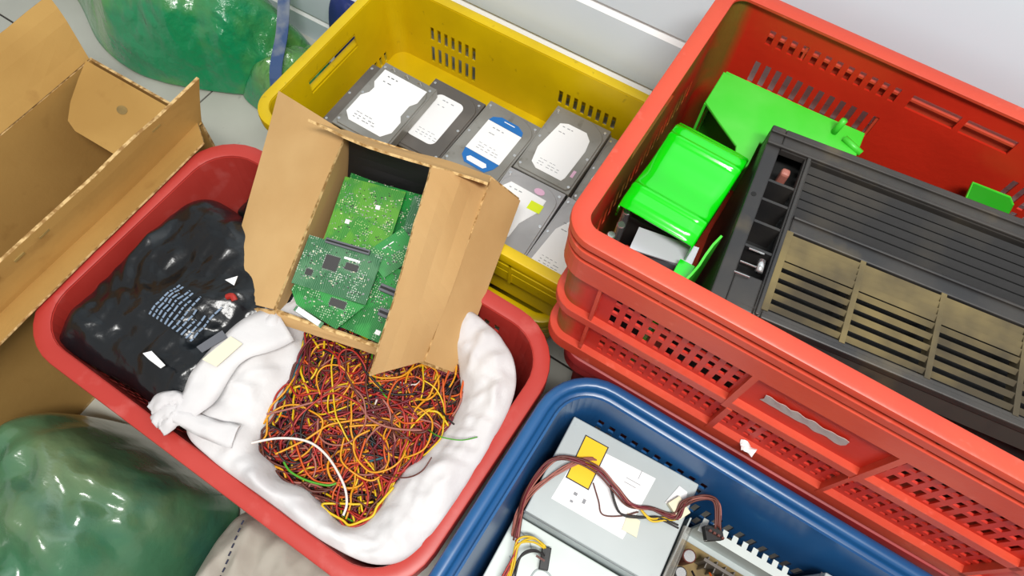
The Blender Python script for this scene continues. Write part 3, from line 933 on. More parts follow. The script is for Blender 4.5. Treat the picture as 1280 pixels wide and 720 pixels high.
def pcb(label, u, v, w, rot, sx, sy, m_, parts, tilt=(0, 0), cut=None, group='circuit boards in the small cardboard box'):
    """board centred at (u, v, w) of the box, rotated rot degrees; parts = list of (kind, x, y, sx, sy, h)"""
    mw = Matrix.Translation(loc0) @ BOXM @ Matrix.Translation((u, v, w)) @ Matrix.Rotation(math.radians(rot), 4, 'Z') @ Matrix.Rotation(math.radians(tilt[0]), 4, 'X') @ Matrix.Rotation(math.radians(tilt[1]), 4, 'Y')
    t = bpy.data.objects.new('circuit_board', None); COL.objects.link(t); t.matrix_world = mw; t.empty_display_size = .02
    tag(t, label, 'circuit board', group)
    poly_ = cut or [(-sx / 2, -sy / 2), (sx / 2, -sy / 2), (sx / 2, sy / 2), (-sx / 2, sy / 2)]
    mb = MB(); mb.prism(poly_, -.0008, .0008); mb.build('board', m_, t)
    for kd, x, y, a, b, h in parts:
        mb = MB()
        if kd == 'chip':
            mb.box(x - a / 2, x + a / 2, y - b / 2, y + b / 2, .0012, .0012 + h)
            c_ = mb.build('chip', M['chip'], t, bevel=.0003)
            mp = MB(); n = max(3, int(a / .0022))
            for i in range(n):
                xx = x - a / 2 + a * (i + .5) / n
                for sg in (-1, 1): mp.box(xx - .0004, xx + .0004, y + sg * b / 2 - (.0016 if sg < 0 else 0), y + sg * b / 2 + (.0016 if sg > 0 else 0), .0008, .0014)
            n = max(3, int(b / .0022))
            for i in range(n):
                yy = y - b / 2 + b * (i + .5) / n
                for sg in (-1, 1): mp.box(x + sg * a / 2 - (.0016 if sg < 0 else 0), x + sg * a / 2 + (.0016 if sg > 0 else 0), yy - .0004, yy + .0004, .0008, .0014)
            mp.build('pins', M['chrome'], c_)
        elif kd == 'conn':
            mb.box(x - a / 2, x + a / 2, y - b / 2, y + b / 2, .0008, h)
            c_ = mb.build('connector', M['chip_grey'], t, bevel=.0006)
            mp = MB(); mp.box(x - a / 2 + .001, x + a / 2 - .001, y - b / 6, y + b / 6, h, h + .0003); mp.build('slot', M['black'], c_)
        elif kd == 'white':
            mb.box(x - a / 2, x + a / 2, y - b / 2, y + b / 2, .0008, h); mb.build('label', M['label'], t)
        elif kd == 'smd':
            rr = random.Random(int((x + y + a) * 1e5))
            for i in range(int(a * b / .000030)):
                xx = x + rr.uniform(-a / 2, a / 2); yy = y + rr.uniform(-b / 2, b / 2)
                q = rr.choice(((.0009, .0004), (.0004, .0009), (.0011, .0007)))
                mb.cur = rr.choice((0, 0, 1, 2)); mb.box(xx - q[0], xx + q[0], yy - q[1], yy + q[1], .0008, .0016)
            if mb.v: tag(mb.build('small_component', [M['chrome'], M['chip'], M['label_cream']], t), None, None, None, 'stuff')
        elif kd == 'cap':
            rg = [(x + a / 2 * math.cos(i / 14 * 6.283), y + a / 2 * math.sin(i / 14 * 6.283)) for i in range(14)]
            mb.prism(rg, .0008, h, bev=.0006); mb.build('capacitor', M['psu_grey'], t)
    return t


# lower boards first
t = thing('shade_sheet', 'added black sheet standing in for the shade along the back wall inside the small cardboard box', 'sheet', tuple(loc0))  # added black panel, makes the shade under the back flap darker
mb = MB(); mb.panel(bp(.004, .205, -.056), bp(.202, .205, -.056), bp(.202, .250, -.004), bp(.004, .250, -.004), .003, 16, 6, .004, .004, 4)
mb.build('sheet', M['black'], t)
pcb('lowest green circuit board on the left of the box floor', .055, .120, -.050, 3, .10, .17, M['pcb4'], [('smd', 0, 0, .09, .15, 0)])
pcb('lowest green circuit board on the right of the box floor', .150, .110, -.050, -3, .09, .17, M['pcb1'], [('smd', 0, 0, .08, .15, 0)])
pcb('green circuit board deep at the back of the cardboard box, mostly in shadow', .090, .190, -.044, 2, .16, .085, M['pcb3'], [('smd', 0, 0, .12, .06, 0), ('chip', .03, 0, .014, .014, .002)])
pcb('bare yellow-green circuit board at the upper left of the box', .056, .158, -.028, 4, .088, .100, M['pcb2'], [('smd', 0, 0, .08, .085, 0), ('white', -.020, -.012, .006, .006, .003), ('white', .014, .018, .006, .006, .003)], tilt=(-3, 2))
pcb('smaller yellow-green circuit board overlapping the bare one', .082, .124, -.020, -12, .075, .050, M['pcb2'], [('smd', 0, 0, .05, .035, 0), ('white', .018, -.008, .006, .005, .0026)], tilt=(2, -3))
pcb('green circuit board with a small chip under the right flap', .152, .150, -.026, 3, .078, .12, M['pcb4'], [('smd', 0, 0, .06, .1, 0), ('chip', .002, .02, .018, .018, .002), ('chip', -.012, -.03, .010, .01, .002)], tilt=(0, -4))
pcb('deep green circuit board standing askew in the middle of the box', .116, .122, -.012, 55, .060, .042, M['pcb3'], [('smd', 0, 0, .04, .026, 0), ('white', .0, .012, .018, .0012, .0012)], tilt=(8, 10))
pcb('rounded deep green circuit board piece in the centre of the box', .088, .095, -.012, 20, .05, .05, M['pcb3'], [('smd', .01, .01, .02, .02, 0)], cut=[(.022 * math.cos(i / 16 * 6.283) * 1.2, .020 * math.sin(i / 16 * 6.283)) for i in range(16)], tilt=(-5, 6))
pcb('green circuit board with two long grey connectors, front right of the box', .130, .054, -.014, -4, .125, .100, M['pcb1'],
    [('smd', -.01, .01, .085, .07, 0), ('conn', .006, .018, .040, .010, .010), ('conn', .016, -.012, .034, .011, .010), ('chip', .036, .036, .016, .012, .002), ('cap', .032, .004, .006, .006, .006), ('white', .008, -.038, .007, .006, .003)], tilt=(-3, -2))
pcb('grey-green circuit board with a large square chip, front left of the box', .056, .076, -.003, 2, .104, .068, M['pcb4'],
    [('smd', 0, 0, .09, .05, 0), ('chip', -.010, .006, .019, .019, .002), ('chip', .018, .008, .017, .009, .002), ('chip', -.034, -.014, .009, .008, .002), ('white', .015, .018, .022, .003, .0016), ('conn', .004, .033, .062, .007, .006)], tilt=(-2, 0))
pcb('triangular green circuit board piece at the front left corner of the box', .058, .028, -.003, 0, .09, .04, M['pcb1'],
    [('smd', 0, 0, .06, .015, 0), ('chip', .016, .006, .022, .010, .0018)], cut=[(-.048, .016), (-.050, .004), (-.036, -.012), (.026, -.026), (.050, .014)], tilt=(-2, 0))
pcb('deep green circuit board slanting at the front right edge of the box', .150, .018, -.024, -10, .07, .030, M['pcb3'], [('smd', -.01, 0, .03, .02, 0)], tilt=(-4, 3))
pcb('narrow circuit board edge with a long white label along the box front', .045, .006, .001, -14, .044, .008, M['pcb4'], [('white', 0, 0, .036, .007, .0030)])


# ------------------------------------------------------------------ hard drives in the yellow crate
def drive(x, y, ztop, rot, label, kind, cover, tilt=(0, 0)):
    t = thing('hard_drive', label, 'hard drive', (x, y, ztop - .0238), 0, 'hard drives in the yellow crate')
    t.rotation_euler = (math.radians(tilt[0]), math.radians(tilt[1]), math.radians(rot))
    w, l, h = .0503, .0732, .0238
    mb = MB(); ch = .004
    mb.prism([(-w, -l), (w, -l), (w, l), (-w, l)], 0, h - .0035, bev=.0008)
    body = mb.build('casting', cover, t)
    # dark front with a connector row
    mb = MB(); mb.box(-w + .002, w - .002, -l - .0006, -l + .001, .0015, h - .007); mb.build('interface_edge', M['black'], t)
    mb = MB(); mb.box(-.030, .030, -l - .0016, -l - .0004, .008, .0105); mb.build('connector', M['steel_light'], t)
    # raised cover with rounded ends
    pts = [(-w + .003, -l + .010), (-w + .008, -l + .004), (w - .008, -l + .004), (w - .003, -l + .010)]
    for i in range(13):
        an = i / 12 * math.pi; pts.append(((w - .003) * math.cos(an), l - .030 + .027 * math.sin(an)))
    mb = MB(); mb.prism(pts, h - .0036, h - .0012, bev=.0008); mb.build('cover', cover, t)
    for sx, sy in ((-1, -1), (1, -1), (-1, 1), (1, 1), (1, 0), (-1, 0)):
        mb = MB(); rg = [(sx * (w - .0065) + .0024 * math.cos(i / 8 * 6.283), sy * (l - .011) + .0024 * math.sin(i / 8 * 6.283)) for i in range(8)]
        mb.prism(rg, h - .0034, h - .0006); mb.build('screw', M['chrome'], t)
    z0, z1 = h - .0012, h - .0006
    lab = []
    if kind == 'full':      # hourglass label over the whole top
        pts = [(-.041, .058), (.041, .058), (.041, .030), (.034, .018), (.034, -.006), (.041, -.016), (.041, -.040), (.030, -.056), (-.030, -.056), (-.043, -.044), (-.043, -.006), (-.035, .006), (-.034, .018), (-.041, .028)]
    elif kind == 'round':
        a, b, r = .027, .048, .011; pts = []
        for cx_, cy_, a0 in ((a - r, -b + r, -90), (a - r, b - r, 0), (-a + r, b - r, 90), (-a + r, -b + r, 180)):
            for i in range(6):
                an = math.radians(a0 + i * 18); pts.append((cx_ + r * math.cos(an), cy_ + r * math.sin(an)))
    elif kind == 'wide':
        pts = [(-.030, -.050), (-.018, -.058), (.028, -.058), (.031, -.05), (.034, .012), (.030, .034), (.018, .046), (-.016, .046), (-.028, .040), (-.036, -.02)]
    elif kind == 'blue':
        pts = [(-.030, -.030), (.034, -.030), (.034, .036), (-.030, .036)]
    elif kind == 'lime':
        pts = [(-.045, -.060), (-.01, -.062), (.012, -.040), (.014, -.012), (.030, .022), (.030, .045), (-.034, .048), (-.045, .03)]
    elif kind == 'plain':
        pts = [(-.040, -.060), (.030, -.060), (.036, -.01), (.034, .03), (-.018, .036), (-.034, .01)]
    else: pts = None
    if pts:
        mb = MB(); mb.prism(pts, z0 + .0001, z1); lb = mb.build('label', M['label'], t)
        xs = [p[0] for p in pts]; ys = [p[1] for p in pts]; rr = random.Random(int(abs(x) * 1e4))
        mb = MB()
        for yy, n, hh in ((max(ys) - .010, 3, .0016), (max(ys) - .022, 2, .0014), (min(ys) + .014, 5, .0010), (min(ys) + .009, 5, .0010), (min(ys) + .020, 4, .0008)):
            for i in range(n):
                xx = min(xs) + .012 + i * .0085 + rr.uniform(0, .003); mb.box(xx, xx + rr.uniform(.003, .0065), yy, yy + hh, z1, z1 + .0001)
        mb.build('small_print', M['print_grey'] if kind != 'full' else M['print_dark'], lb)
        if kind == 'blue':
            mb = MB(); tp = [(.034, .0365), (-.030, .0365), (-.027, .045), (-.014, .052), (.018, .052), (.031, .045)]; mb.prism(tp, z0 + .0001, z1); mb.build('blue_band', M['label_blue'], t); mb = MB()
            mb.prism([(-.030, -.0305), (.034, -.0305), (.031, -.042), (.022, -.055), (-.016, -.055), (-.027, -.045)], z0 + .0001, z1); mb.build('blue_band', M['label_blue'], t)
            mb = MB(); mb.prism([(-.014, -.050), (.016, -.050), (.020, -.045), (.016, -.040), (-.014, -.040), (-.018, -.045)], z1, z1 + .0002)
            mb.build('white_marking', M['label'], t); mb = MB(); mb.box(-.006, .014, .046, .0475, z1, z1 + .0002)
            mb.build('white_marking', M['label'], t)
        if kind == 'lime':
            mb = MB(); mb.box(.010, .032, .018, .034, z1, z1 + .0003); mb.build('lime_sticker', M['lime'], t)
            mb = MB(); mb.prism([(.013 + .009 * math.cos(i / 12 * 6.283), .054 + .006 * math.sin(i / 12 * 6.283)) for i in range(12)], z1 - .0002, z1 + .0001); mb.build('stamp', M['pink'], t)
        if kind == 'wide':
            mb = MB(); mb.box(.036, .041, -.044, -.030, z1 - .0002, z1 + .0001); mb.build('stamp', M['pink'], t)
        if kind == 'full':
            mb = MB()
            for sx in (-.030, -.004, .022): mb.tube([(sx - .004, .063, h - .002), (sx, .066, h + .002), (sx + .005, .063, h - .002)], .001, 5)
            mb.build('cover_clip', M['chrome'], t)
    return t


DT = .270
d0 = drive(-.4545, .588, DT, -1, 'dark grey hard drive with a round-cornered white label, second from the left', 'round', M['steel_dark'])
dc = drive(-.3525, .597, DT, -2, 'hard drive with a white label edged in bright blue', 'blue', M['steel'])
dd = drive(-.2505, .6515, DT, 0, 'grey hard drive with a large white label, back right before the red crate', 'wide', M['steel'])
de = drive(-.2525, .503, DT, 1, 'pale hard drive with a lime sticker, half under the cardboard box flap', 'lime', M['steel_light'])
df = drive(-.1590, .503, DT - .001, -1, 'pale hard drive with a plain white label, at the right end beside the red crate', 'plain', M['steel_light']); df.scale = (.82, 1, 1)
dg = drive(-.1570, .652, DT - .012, 1, 'worn grey hard drive, back right, partly hidden by the red crate rim', 'wide', M['steel']); dg.scale = (.82, 1, 1)
da = drive(-.526, .552, DT + .0238 + .002, 0, 'leftmost hard drive, its top wholly covered by a notched white label', 'full', M['steel'], tilt=(0, 2.0))
# buried columns
hid = []


def copy_tree(o_, parent=None):
    c_ = o_.copy(); COL.objects.link(c_)
    if parent: c_.parent = parent
    for ch in [x for x in o_.children]: copy_tree(ch, c_)
    return c_


protoh = drive(-.4545, .588, DT - .0238, -1, 'grey hard drive buried below the others in the yellow crate, hardly visible', 'none', M['steel_dark'])
for (x, y, a, lv) in ((-.4545, .588, -1, (2, 3)), (-.3525, .597, -2, (1, 2, 3)), (-.2505, .6515, 0, (1, 2, 3)), (-.2525, .503, 1, (1, 2, 3)), (-.5595, .556, 0, (0, 1, 2, 3)), (-.1590, .503, -1, (1, 2, 3)), (-.1570, .652, 1, (1.5, 2.5))):
    for k in lv:
        c_ = copy_tree(protoh); c_.location = (x, y, DT - .0238 * (k + 1)); c_.rotation_euler = (0, 0, math.radians(a))
        if x > -.2: c_.scale = (.82, 1, 1)
# ------------------------------------------------------------------ power supplies in the blue basket
def psu(x, y, ztop, rot, sx, sy, sz, label, m_, grp='power supplies in the blue basket'):
    t = thing('power_supply', label, 'power supply', (x, y, ztop - sz), math.radians(rot), grp)
    mb = MB(); mb.box(-sx / 2, sx / 2, -sy / 2, sy / 2, 0, sz); mb.build('case', m_, t, bevel=.0015)
    # folded lid seam, screws, side vents
    mb = MB(); mb.box(-sx / 2 - .0006, sx / 2 + .0006, -sy / 2 - .0006, sy / 2 + .0006, sz - .012, sz - .0112); mb.build('lid_seam', M['chip_grey'], t)
    for a in (-1, 1):
        for b in (-1, 1):
            mb = MB(); rg = [(a * (sx / 2 - .008) + .003 * math.cos(i / 10 * 6.283), b * (sy / 2 - .008) + .003 * math.sin(i / 10 * 6.283)) for i in range(10)]
            mb.prism(rg, sz - .0002, sz + .0004); mb.build('screw', m_, t)
    mb = MB()
    for i in range(9): mb.box(sx / 2 - .0002, sx / 2 + .0006, -.045 + i * .011, -.040 + i * .011, .02, sz - .025)
    mb.build('vent', M['black'], t)
    return t


P1 = psu(.070, .2065, .276, 2.0, .180, .138, .089, 'big grey power supply with a white label and yellow sticker', M['psu_grey'])
mb = MB(); mb.prism([(-.062, .044), (-.068, -.040), (.032, -.040), (.038, .048)], .0892, .0894); lb = mb.build('label', M['label'], P1)
mb = MB()
for (a, b, w_, h_) in ((-.046, -.022, .005, .004), (-.032, -.026, .004, .006), (-.046, -.032, .004, .003), (.004, .03, .02, .0008), (.004, .024, .016, .0008), (.018, .036, .0008, .012)):
    mb.box(a, a + w_, b, b + h_, .0894, .0895)
mb.build('small_print', M['print_grey'], lb)
mb = MB(); mb.prism([(-.066, .054), (-.064, -.008), (-.031, -.008), (-.032, .054)], .0894, .0896); mb.build('sticker_border', M['print_dark'], P1)
mb = MB(); mb.prism([(-.0645, .0525), (-.0625, -.0065), (-.0325, -.0065), (-.0335, .0525)], .0896, .0899); mb.build('yellow_sticker', M['yellow_stick'], P1)
mb = MB(); mb.prism([(.026, -.030), (.046, -.030), (.042, -.010), (.024, -.008)], .0896, .0915); mb.build('paper_tag', M['label_cream'], P1)
mb = MB(); mb.prism([(.060, .026), (.086, .022), (.080, .052), (.068, .054)], .0893, .091); mb.build('paper_tag', M['label'], P1)

P2 = psu(.064, .066, .218, 1.5, .176, .138, .089, 'pale grey power supply in front of the labelled one', M['psu_white'])
mb = MB()
mb.tube(smooth_path([(-.030, -.030, .0892), (-.034, .014, .0892), (-.026, .026, .0892), (-.010, .024, .0892), (.004, .010, .0892), (.016, -.010, .0892)], 6), .0012, 5)
mb.tube(smooth_path([(-.070, .020, .0892), (-.062, .010, .0892), (-.064, -.006, .0892), (-.056, -.03, .0892)], 6), .0008, 5)
mb.tube(smooth_path([(-.082, .054, .0892), (-.060, .050, .0892), (-.048, .040, .0892)], 6), .0008, 5)
mb.build('embossing', M['psu_grey'], P2, smooth=True)
mb = MB(); mb.prism([(-.026, -.035), (-.028, .012), (-.020, .020), (-.008, .016), (.004, -.004), (.01, -.035)], .0891, .0893); mb.build('label', M['label_cream'], P2)

# hidden supports below them in the basket
Q = psu(.072, .2025, .1865, 2.5, .158, .128, .088, 'grey power supply buried under the labelled one, not visible from above', M['psu_grey'])
Q2 = copy_tree(Q); Q2.location = (.074, .1935, .0105); Q2['label'] = 'grey power supply at the basket bottom under the labelled pair'
Q3 = psu(.070, .064, .1285, 1.5, .150, .130, .118, 'tall grey power supply buried under the pale one', M['psu_grey'])

# opened power supply: tray, notched edge, board and components
t = thing('opened_power_supply', 'opened power supply showing its brown board and components, beside the blue wall', 'power supply', (.232, .168, .172))
mb = MB()
mb.box(-.062, .075, -.075, .075, 0, .002); mb.box(-.062, -.060, -.075, .075, 0, .075); mb.box(.073, .075, -.075, .075, 0, .075); mb.box(-.062, .075, -.075, -.073, 0, .075)
mb.build('tray', M['psu_grey'], t)
mb = MB(); mb.box(-.048, .075, .071, .075, 0, .078)
mb.box(-.048, .075, .064, .075, .078, .0795)
for k in range(9):
    mb.box(-.047 + k * .0138, -.040 + k * .0138, .075, .083, .078, .0795)
mb.build('notched_edge', M['psu_white'], t)
mb = MB(); mb.box(-.056, .070, -.070, .060, .012, .014); mb.build('board', M['wood'], t)
mb = MB()
for k in range(5): mb.box(-.016 + k * .012, -.0145 + k * .012, .034, .050, .014, .050)
mb.box(-.022, .052, .040, .044, .014, .058); mb.build('heat_sink', M['steel_dark'], t)
for (x, y, r_, h_) in ((-.040, .035, .009, .045), (-.042, .010, .008, .050), (-.020, .005, .006, .040), (.040, .008, .010, .044), (.058, .030, .007, .042)):
    mb = MB(); mb.prism([(x + r_ * math.cos(i / 18 * 6.283), y + r_ * math.sin(i / 18 * 6.283)) for i in range(18)], .014, .014 + h_, bev=.001)
    c_ = mb.build('capacitor', M['chip'] if r_ < .009 else M['w_brown'], t, smooth=False)
    mb = MB(); mb.prism([(x + r_ * .8 * math.cos(i / 18 * 6.283), y + r_ * .8 * math.sin(i / 18 * 6.283)) for i in range(18)], .014 + h_, .0145 + h_); mb.build('capacitor_top', M['chrome'], c_)
for (x, y) in ((.008, .010), (-.008, -.020), (.03, -.02)):
    mb = MB()
    ring_ = [(x + .011 * math.cos(i / 20 * 6.283), y, .040 + .011 * math.sin(i / 20 * 6.283)) for i in range(21)]
    mb.tube(ring_, .005, 8); c_ = mb.build('coil', M['yellow_stick'], t, smooth=True)
    mb = MB(); pts = []
    for i in range(121):
        a = i / 120 * 6.283; b = i / 120 * 6.283 * 20
        rr = .011 + .0062 * math.cos(b); pts.append((x + rr * math.cos(a), y + .0062 * math.sin(b), .040 + rr * math.sin(a)))
    mb.tube(pts, .0008, 5); mb.build('winding', M['copper'], c_, smooth=True)
mb = MB(); mb.tube(smooth_path([(-.01, .03, .06), (.0, .02, .070), (.014, .015, .066), (.024, .0, .06), (.03, -.04, .05)], 6), .0014, 6); mb.build('wire', M['w_orange2'], t, smooth=True)
mb = MB(); mb.tube(smooth_path([(-.03, .02, .06), (-.01, .0, .072), (.01, -.02, .064), (.02, -.05, .05)], 6), .0014, 6); mb.build('wire', M['w_black'], t, smooth=True)
# support below it
Q4 = psu(.236, .164, .1715, 0, .132, .132, .161, 'grey power supply buried under the opened one', M['psu_grey'])
P4 = psu(.409, .193, .286, 2, .150, .142, .138, 'plain grey power supply at the right end of the blue basket', M['psu_grey'])
Q5 = psu(.404, .186, .1475, 2, .136, .128, .137, 'grey power supply buried under the plain one at the right end', M['psu_grey'])

# clear plastic piece and its connector between the supplies
mb = MB(); mb.panel((.164, .225, .262), (.175, .228, .266), (.180, .150, .258), (.168, .140, .262), .0012, 8, 8, .003, .008, 3)
o = mb.build('plastic_sleeve', M['clear']); tag(o, 'crumpled clear plastic sleeve in the gap beside the labelled power supply', 'sleeve')

# cable harness
def harness(label, runs, conns=()):
    t_ = thing('cable_harness', label, 'cable', runs[0][1][0])
    for (m_, path, r, n, spread, sd) in runs:
        rr = random.Random(sd)
        for k in range(n):
            o1 = [rr.uniform(-1, 1) * spread for _ in range(2)]
            p2 = []
            for i, p in enumerate(path):
                w_ = math.sin(i * 1.3 + k * 2.1) * spread * .6
                p2.append((p[0] + o1[0] + w_ - runs[0][1][0][0], p[1] + o1[1] - w_ - runs[0][1][0][1], p[2] + rr.uniform(0, spread) - runs[0][1][0][2]))
            mb_ = MB(); mb_.tube(smooth_path(p2, 7), r, 6); mb_.build('wire', M[m_], t_, smooth=True)
    for (mm_, m_, a, b, c) in conns:
        mb_ = MB(); mb_.box(-a / 2, a / 2, -b / 2, b / 2, 0, c)
        o_ = mb_.build('connector', M[m_], t_, bevel=.001, mtx=None)
        o_.matrix_local = Matrix.Translation(-Vector(runs[0][1][0])) @ mm_
        mp = MB()
        for i in range(4): mp.box(-a / 2 + a * (i + .5) / 4 - .0016, -a / 2 + a * (i + .5) / 4 + .0016, -b / 2 - .0004, -b / 2 + .002, c * .3, c * .7)
        q_ = mp.build('socket', M['black'] if m_ != 'black' else M['w_brown'], t_); q_.matrix_local = o_.matrix_local
    return t_


main = [(.196, .236, .292), (.180, .262, .300), (.160, .256, .300), (.148, .240, .292), (.146, .222, .285), (.119, .217, .283), (.093, .206, .286), (.066, .213, .292), (.038, .221, .294), (.010, .217, .296), (-.016, .205, .294), (-.026, .180, .286), (-.027, .150, .270), (-.018, .122, .252), (-.010, .102, .245)]
harness('brown and red cable bundle arching over the labelled power supply',
        [('w_brown', main, .0013, 4, .0028, 1), ('w_pink', main, .0011, 1, .003, 2), ('w_maroon', main[3:], .0012, 2, .003, 5)],
        [(Matrix.Translation((.196, .232, .272)) @ Matrix.Rotation(.6, 4, 'Z'), 'black', .022, .018, .014)])
harness('thin pale pink wires running from the sticker to the basket edge',
        [('w_pink', [(.028, .236, .281), (.012, .222, .286), (-.004, .196, .285), (-.018, .165, .275), (-.022, .130, .255), (-.014, .105, .243)], .0011, 4, .003, 9)])
harness('yellow and black wires with a black drive plug on the pale power supply',
        [('w_yellow', [(.028, .112, .243), (.010, .112, .246), (-.004, .098, .246), (.004, .070, .243), (.012, .035, .242), (.016, .00, .242), (.016, -.04, .242)], .0014, 3, .003, 3),
         ('w_black', [(.028, .108, .243), (.014, .104, .248), (.006, .088, .246), (.012, .060, .243), (.018, .03, .242), (.020, -.04, .242)], .0014, 2, .003, 4),
         ('w_red', [(-.010, .102, .246), (-.002, .085, .245), (.000, .050, .242), (.006, .00, .242)], .0014, 2, .002, 6)],
        [(Matrix.Translation((.034, .104, .2185)) @ Matrix.Rotation(math.radians(20), 4, 'Z'), 'black', .012, .028, .012)])
harness('yellow and black wire pair bending across the labelled power supply to the right',
        [('w_yellow', [(.104, .212, .282), (.122, .206, .283), (.136, .214, .283), (.150, .222, .284)], .0013, 2, .0015, 7),
         ('w_black', [(.060, .213, .290), (.085, .192, .282), (.108, .198, .282), (.130, .210, .283), (.156, .214, .284)], .0012, 2, .0018, 8)])
wire([(.040, .208, .279), (.056, .192, .280), (.068, .180, .280), (.088, .190, .280), (.105, .206, .281)], 'w_brown', .0009, 'single thin brown wire lying over the white power supply label')
mb = MB(); mb.box(-.012, .012, -.009, .009, 0, .010)
o = mb.build('plug', M['conn_white'], bevel=.001, mtx=Matrix.Translation((.146, .236, .2775)) @ Matrix.Rotation(-.5, 4, 'Z'))
tag(o, 'cream plug lying at the right edge of the labelled power supply', 'plug')

# ------------------------------------------------------------------ contents of the tall red crate
ga = math.radians(6)
t = thing('printer_housing', 'black dust-covered slatted plastic grille filling the tall red crate', 'grille', (.015, .592, .327), ga)
# local frame: x along the grille, -y towards the front, z up; top at z = .243
GT = .243


def gb(name, boxes, m_, parent=None, bevel=0, rx=None):
    mb_ = MB()
    for (u0, u1, v0, v1, w0, w1) in boxes: mb_.box(u0, u1, -v1, -v0, w0, w1)
    return mb_.build(name, m_, parent or t, bevel=bevel)


UL = .44
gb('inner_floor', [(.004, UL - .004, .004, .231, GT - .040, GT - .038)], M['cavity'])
gb('body', [(0, .004, 0, .226, .001, GT - .012), (UL - .004, UL, -.0, .226, .001, GT - .012), (0, UL, 0, .004, .001, GT - .012), (0, UL, .222, .226, .001, GT - .03), (0, UL, 0, .226, GT - .05, GT - .046)], M['dusty_black'])
# top plate split around the openings
mb = MB()
tp = GT - .010
for (u0, u1, v0, v1) in ((0, .016, 0, .235), (.016, UL, 0, .030), (.044, .052, .030, .235), (.052, UL, .106, .128), (.052, UL, .224, .235), (.016, .044, .195, .235)):
    mb.box(u0, u1, -v1, -v0, tp, GT)
mb.build('frame', M['dusty_black'], t, bevel=.0015)
mb = MB(); mb.box(.0, UL, -.030, -.026, GT, GT + .004); mb.box(.0, UL, -.012, -.0095, GT, GT + .003); mb.box(.052, UL, -.112, -.109, GT, GT + .003); mb.box(.046, .050, -.235, -.03, GT, GT + .0035)
mb.build('raised_edge', M['dusty_black'], t, bevel=.001)
# cavities at the left end with cross webs
for k, v in enumerate((.072, .098, .128, .160)):
    gb('cross_web', [(.016, .044, v, v + .003, GT - .05, GT - .002)], M['dusty_black'])
gb('roller_end', [(.026, .036, .046, .056, GT - .03, GT - .006)], M['w_pink'], bevel=.003)
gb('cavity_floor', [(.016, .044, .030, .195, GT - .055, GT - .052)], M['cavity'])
# upper band of long slats
for k in range(6):
    v = .036 + k * .0118
    mb = MB(); mb.panel((.052, -v, GT - .002), (UL, -v, GT - .002), (UL, -v - .0060, GT - .007), (.052, -v - .0060, GT - .007), .0022, 30, 1, 0, .0)
    mb.build('upper_slat', M['dark_slat'], t)
# lower grid
for k in range(9):
    v = (.131 + k * .0078) if k < 4 else (.131 + 4 * .0078 + (k - 4) * .0128 + .002); top = GT - .001
    dep = .003 if k < 4 else .004
    mb = MB(); mb.panel((.052, -v, top), (UL, -v, top), (UL, -v - (.0066 if k < 4 else .0045), top - dep), (.052, -v - (.0066 if k < 4 else .0045), top - dep), .0018, 30, 1, 0, 0)
    mb.build('lower_slat', M['dust_slat'], t)
for u in (.128, .210, .292, .374):
    gb('divider', [(u, u + .0055, .128, .226, GT - .016, GT + .0005)], M['dust_slat'])
gb('divider', [(.050, .057, .128, .226, GT - .016, GT + .001)], M['dust_slat'])
# sloping front skirt
mb = MB(); mb.panel((.03, -.226, GT - .001), (UL, -.226, GT - .001), (UL, -.2375, GT - .030), (.03, -.2375, GT - .030), .003, 20, 2, 0, 0); mb.build('front_skirt', M['dusty_black'], t)
for (u, v, l_) in ((.020, .168, .016), (.016, .186, .022), (.014, .200, .016)):
    mb = MB(); mb.tube([(u, -v, GT + .003), (u + l_, -v + .001, GT + .002)], .0009, 5); mb.build('pin', M['chrome'], t)
mb = MB(); mb.tube([(.036, -.176, GT + .003), (.0365, -.190, GT + .003)], .004, 8); mb.build('spring', M['chrome'], t, smooth=True)
mb = MB(); mb.prism([(.006 + .003 * math.cos(i / 10 * 6.283), -.10 + .003 * math.sin(i / 10 * 6.283)) for i in range(10)], GT, GT + .0003); mb.build('screw_hole', M['cavity'], t)

# printer mechanism under the bright cover
t = thing('printer_mechanism', 'dark printer mechanism with a bright metal plate below the lime green cover', 'machine part', (-.04, .46, .327))
mb = MB(); mb.box(-.037, .030, -.020, .085, .001, .175); mb.build('block', M['dusty_black'], t, bevel=.003)
mb = MB(); mb.box(-.037, .040, -.094, -.076, .001, .150); mb.build('ledge', M['black'], t, bevel=.002)
mb = MB(); mb.prism([(-.018, -.036), (.050, -.024), (.052, -.052), (-.015, -.066)], .190, .192); mb.build('metal_plate', M['plate'], t)
mb = MB(); mb.box(-.010, .040, -.056, -.034, .130, .189); mb.build('motor_block', M['chip_grey'], t, bevel=.002)
for (x, y, z) in ((-.038, -.030, .200), (-.036, -.046, .196), (-.040, -.060, .190)):
    mb = MB(); mb.prism([(x + .005 * math.cos(i / 12 * 6.283), y + .005 * math.sin(i / 12 * 6.283)) for i in range(12)], z - .04, z, bev=.001); mb.build('spring_post', M['chrome'], t)
mb = MB(); mb.tube([(-.022, -.072, .175), (-.016, -.066, .190)], .005, 8); mb.build('red_knob', M['w_red'], t)

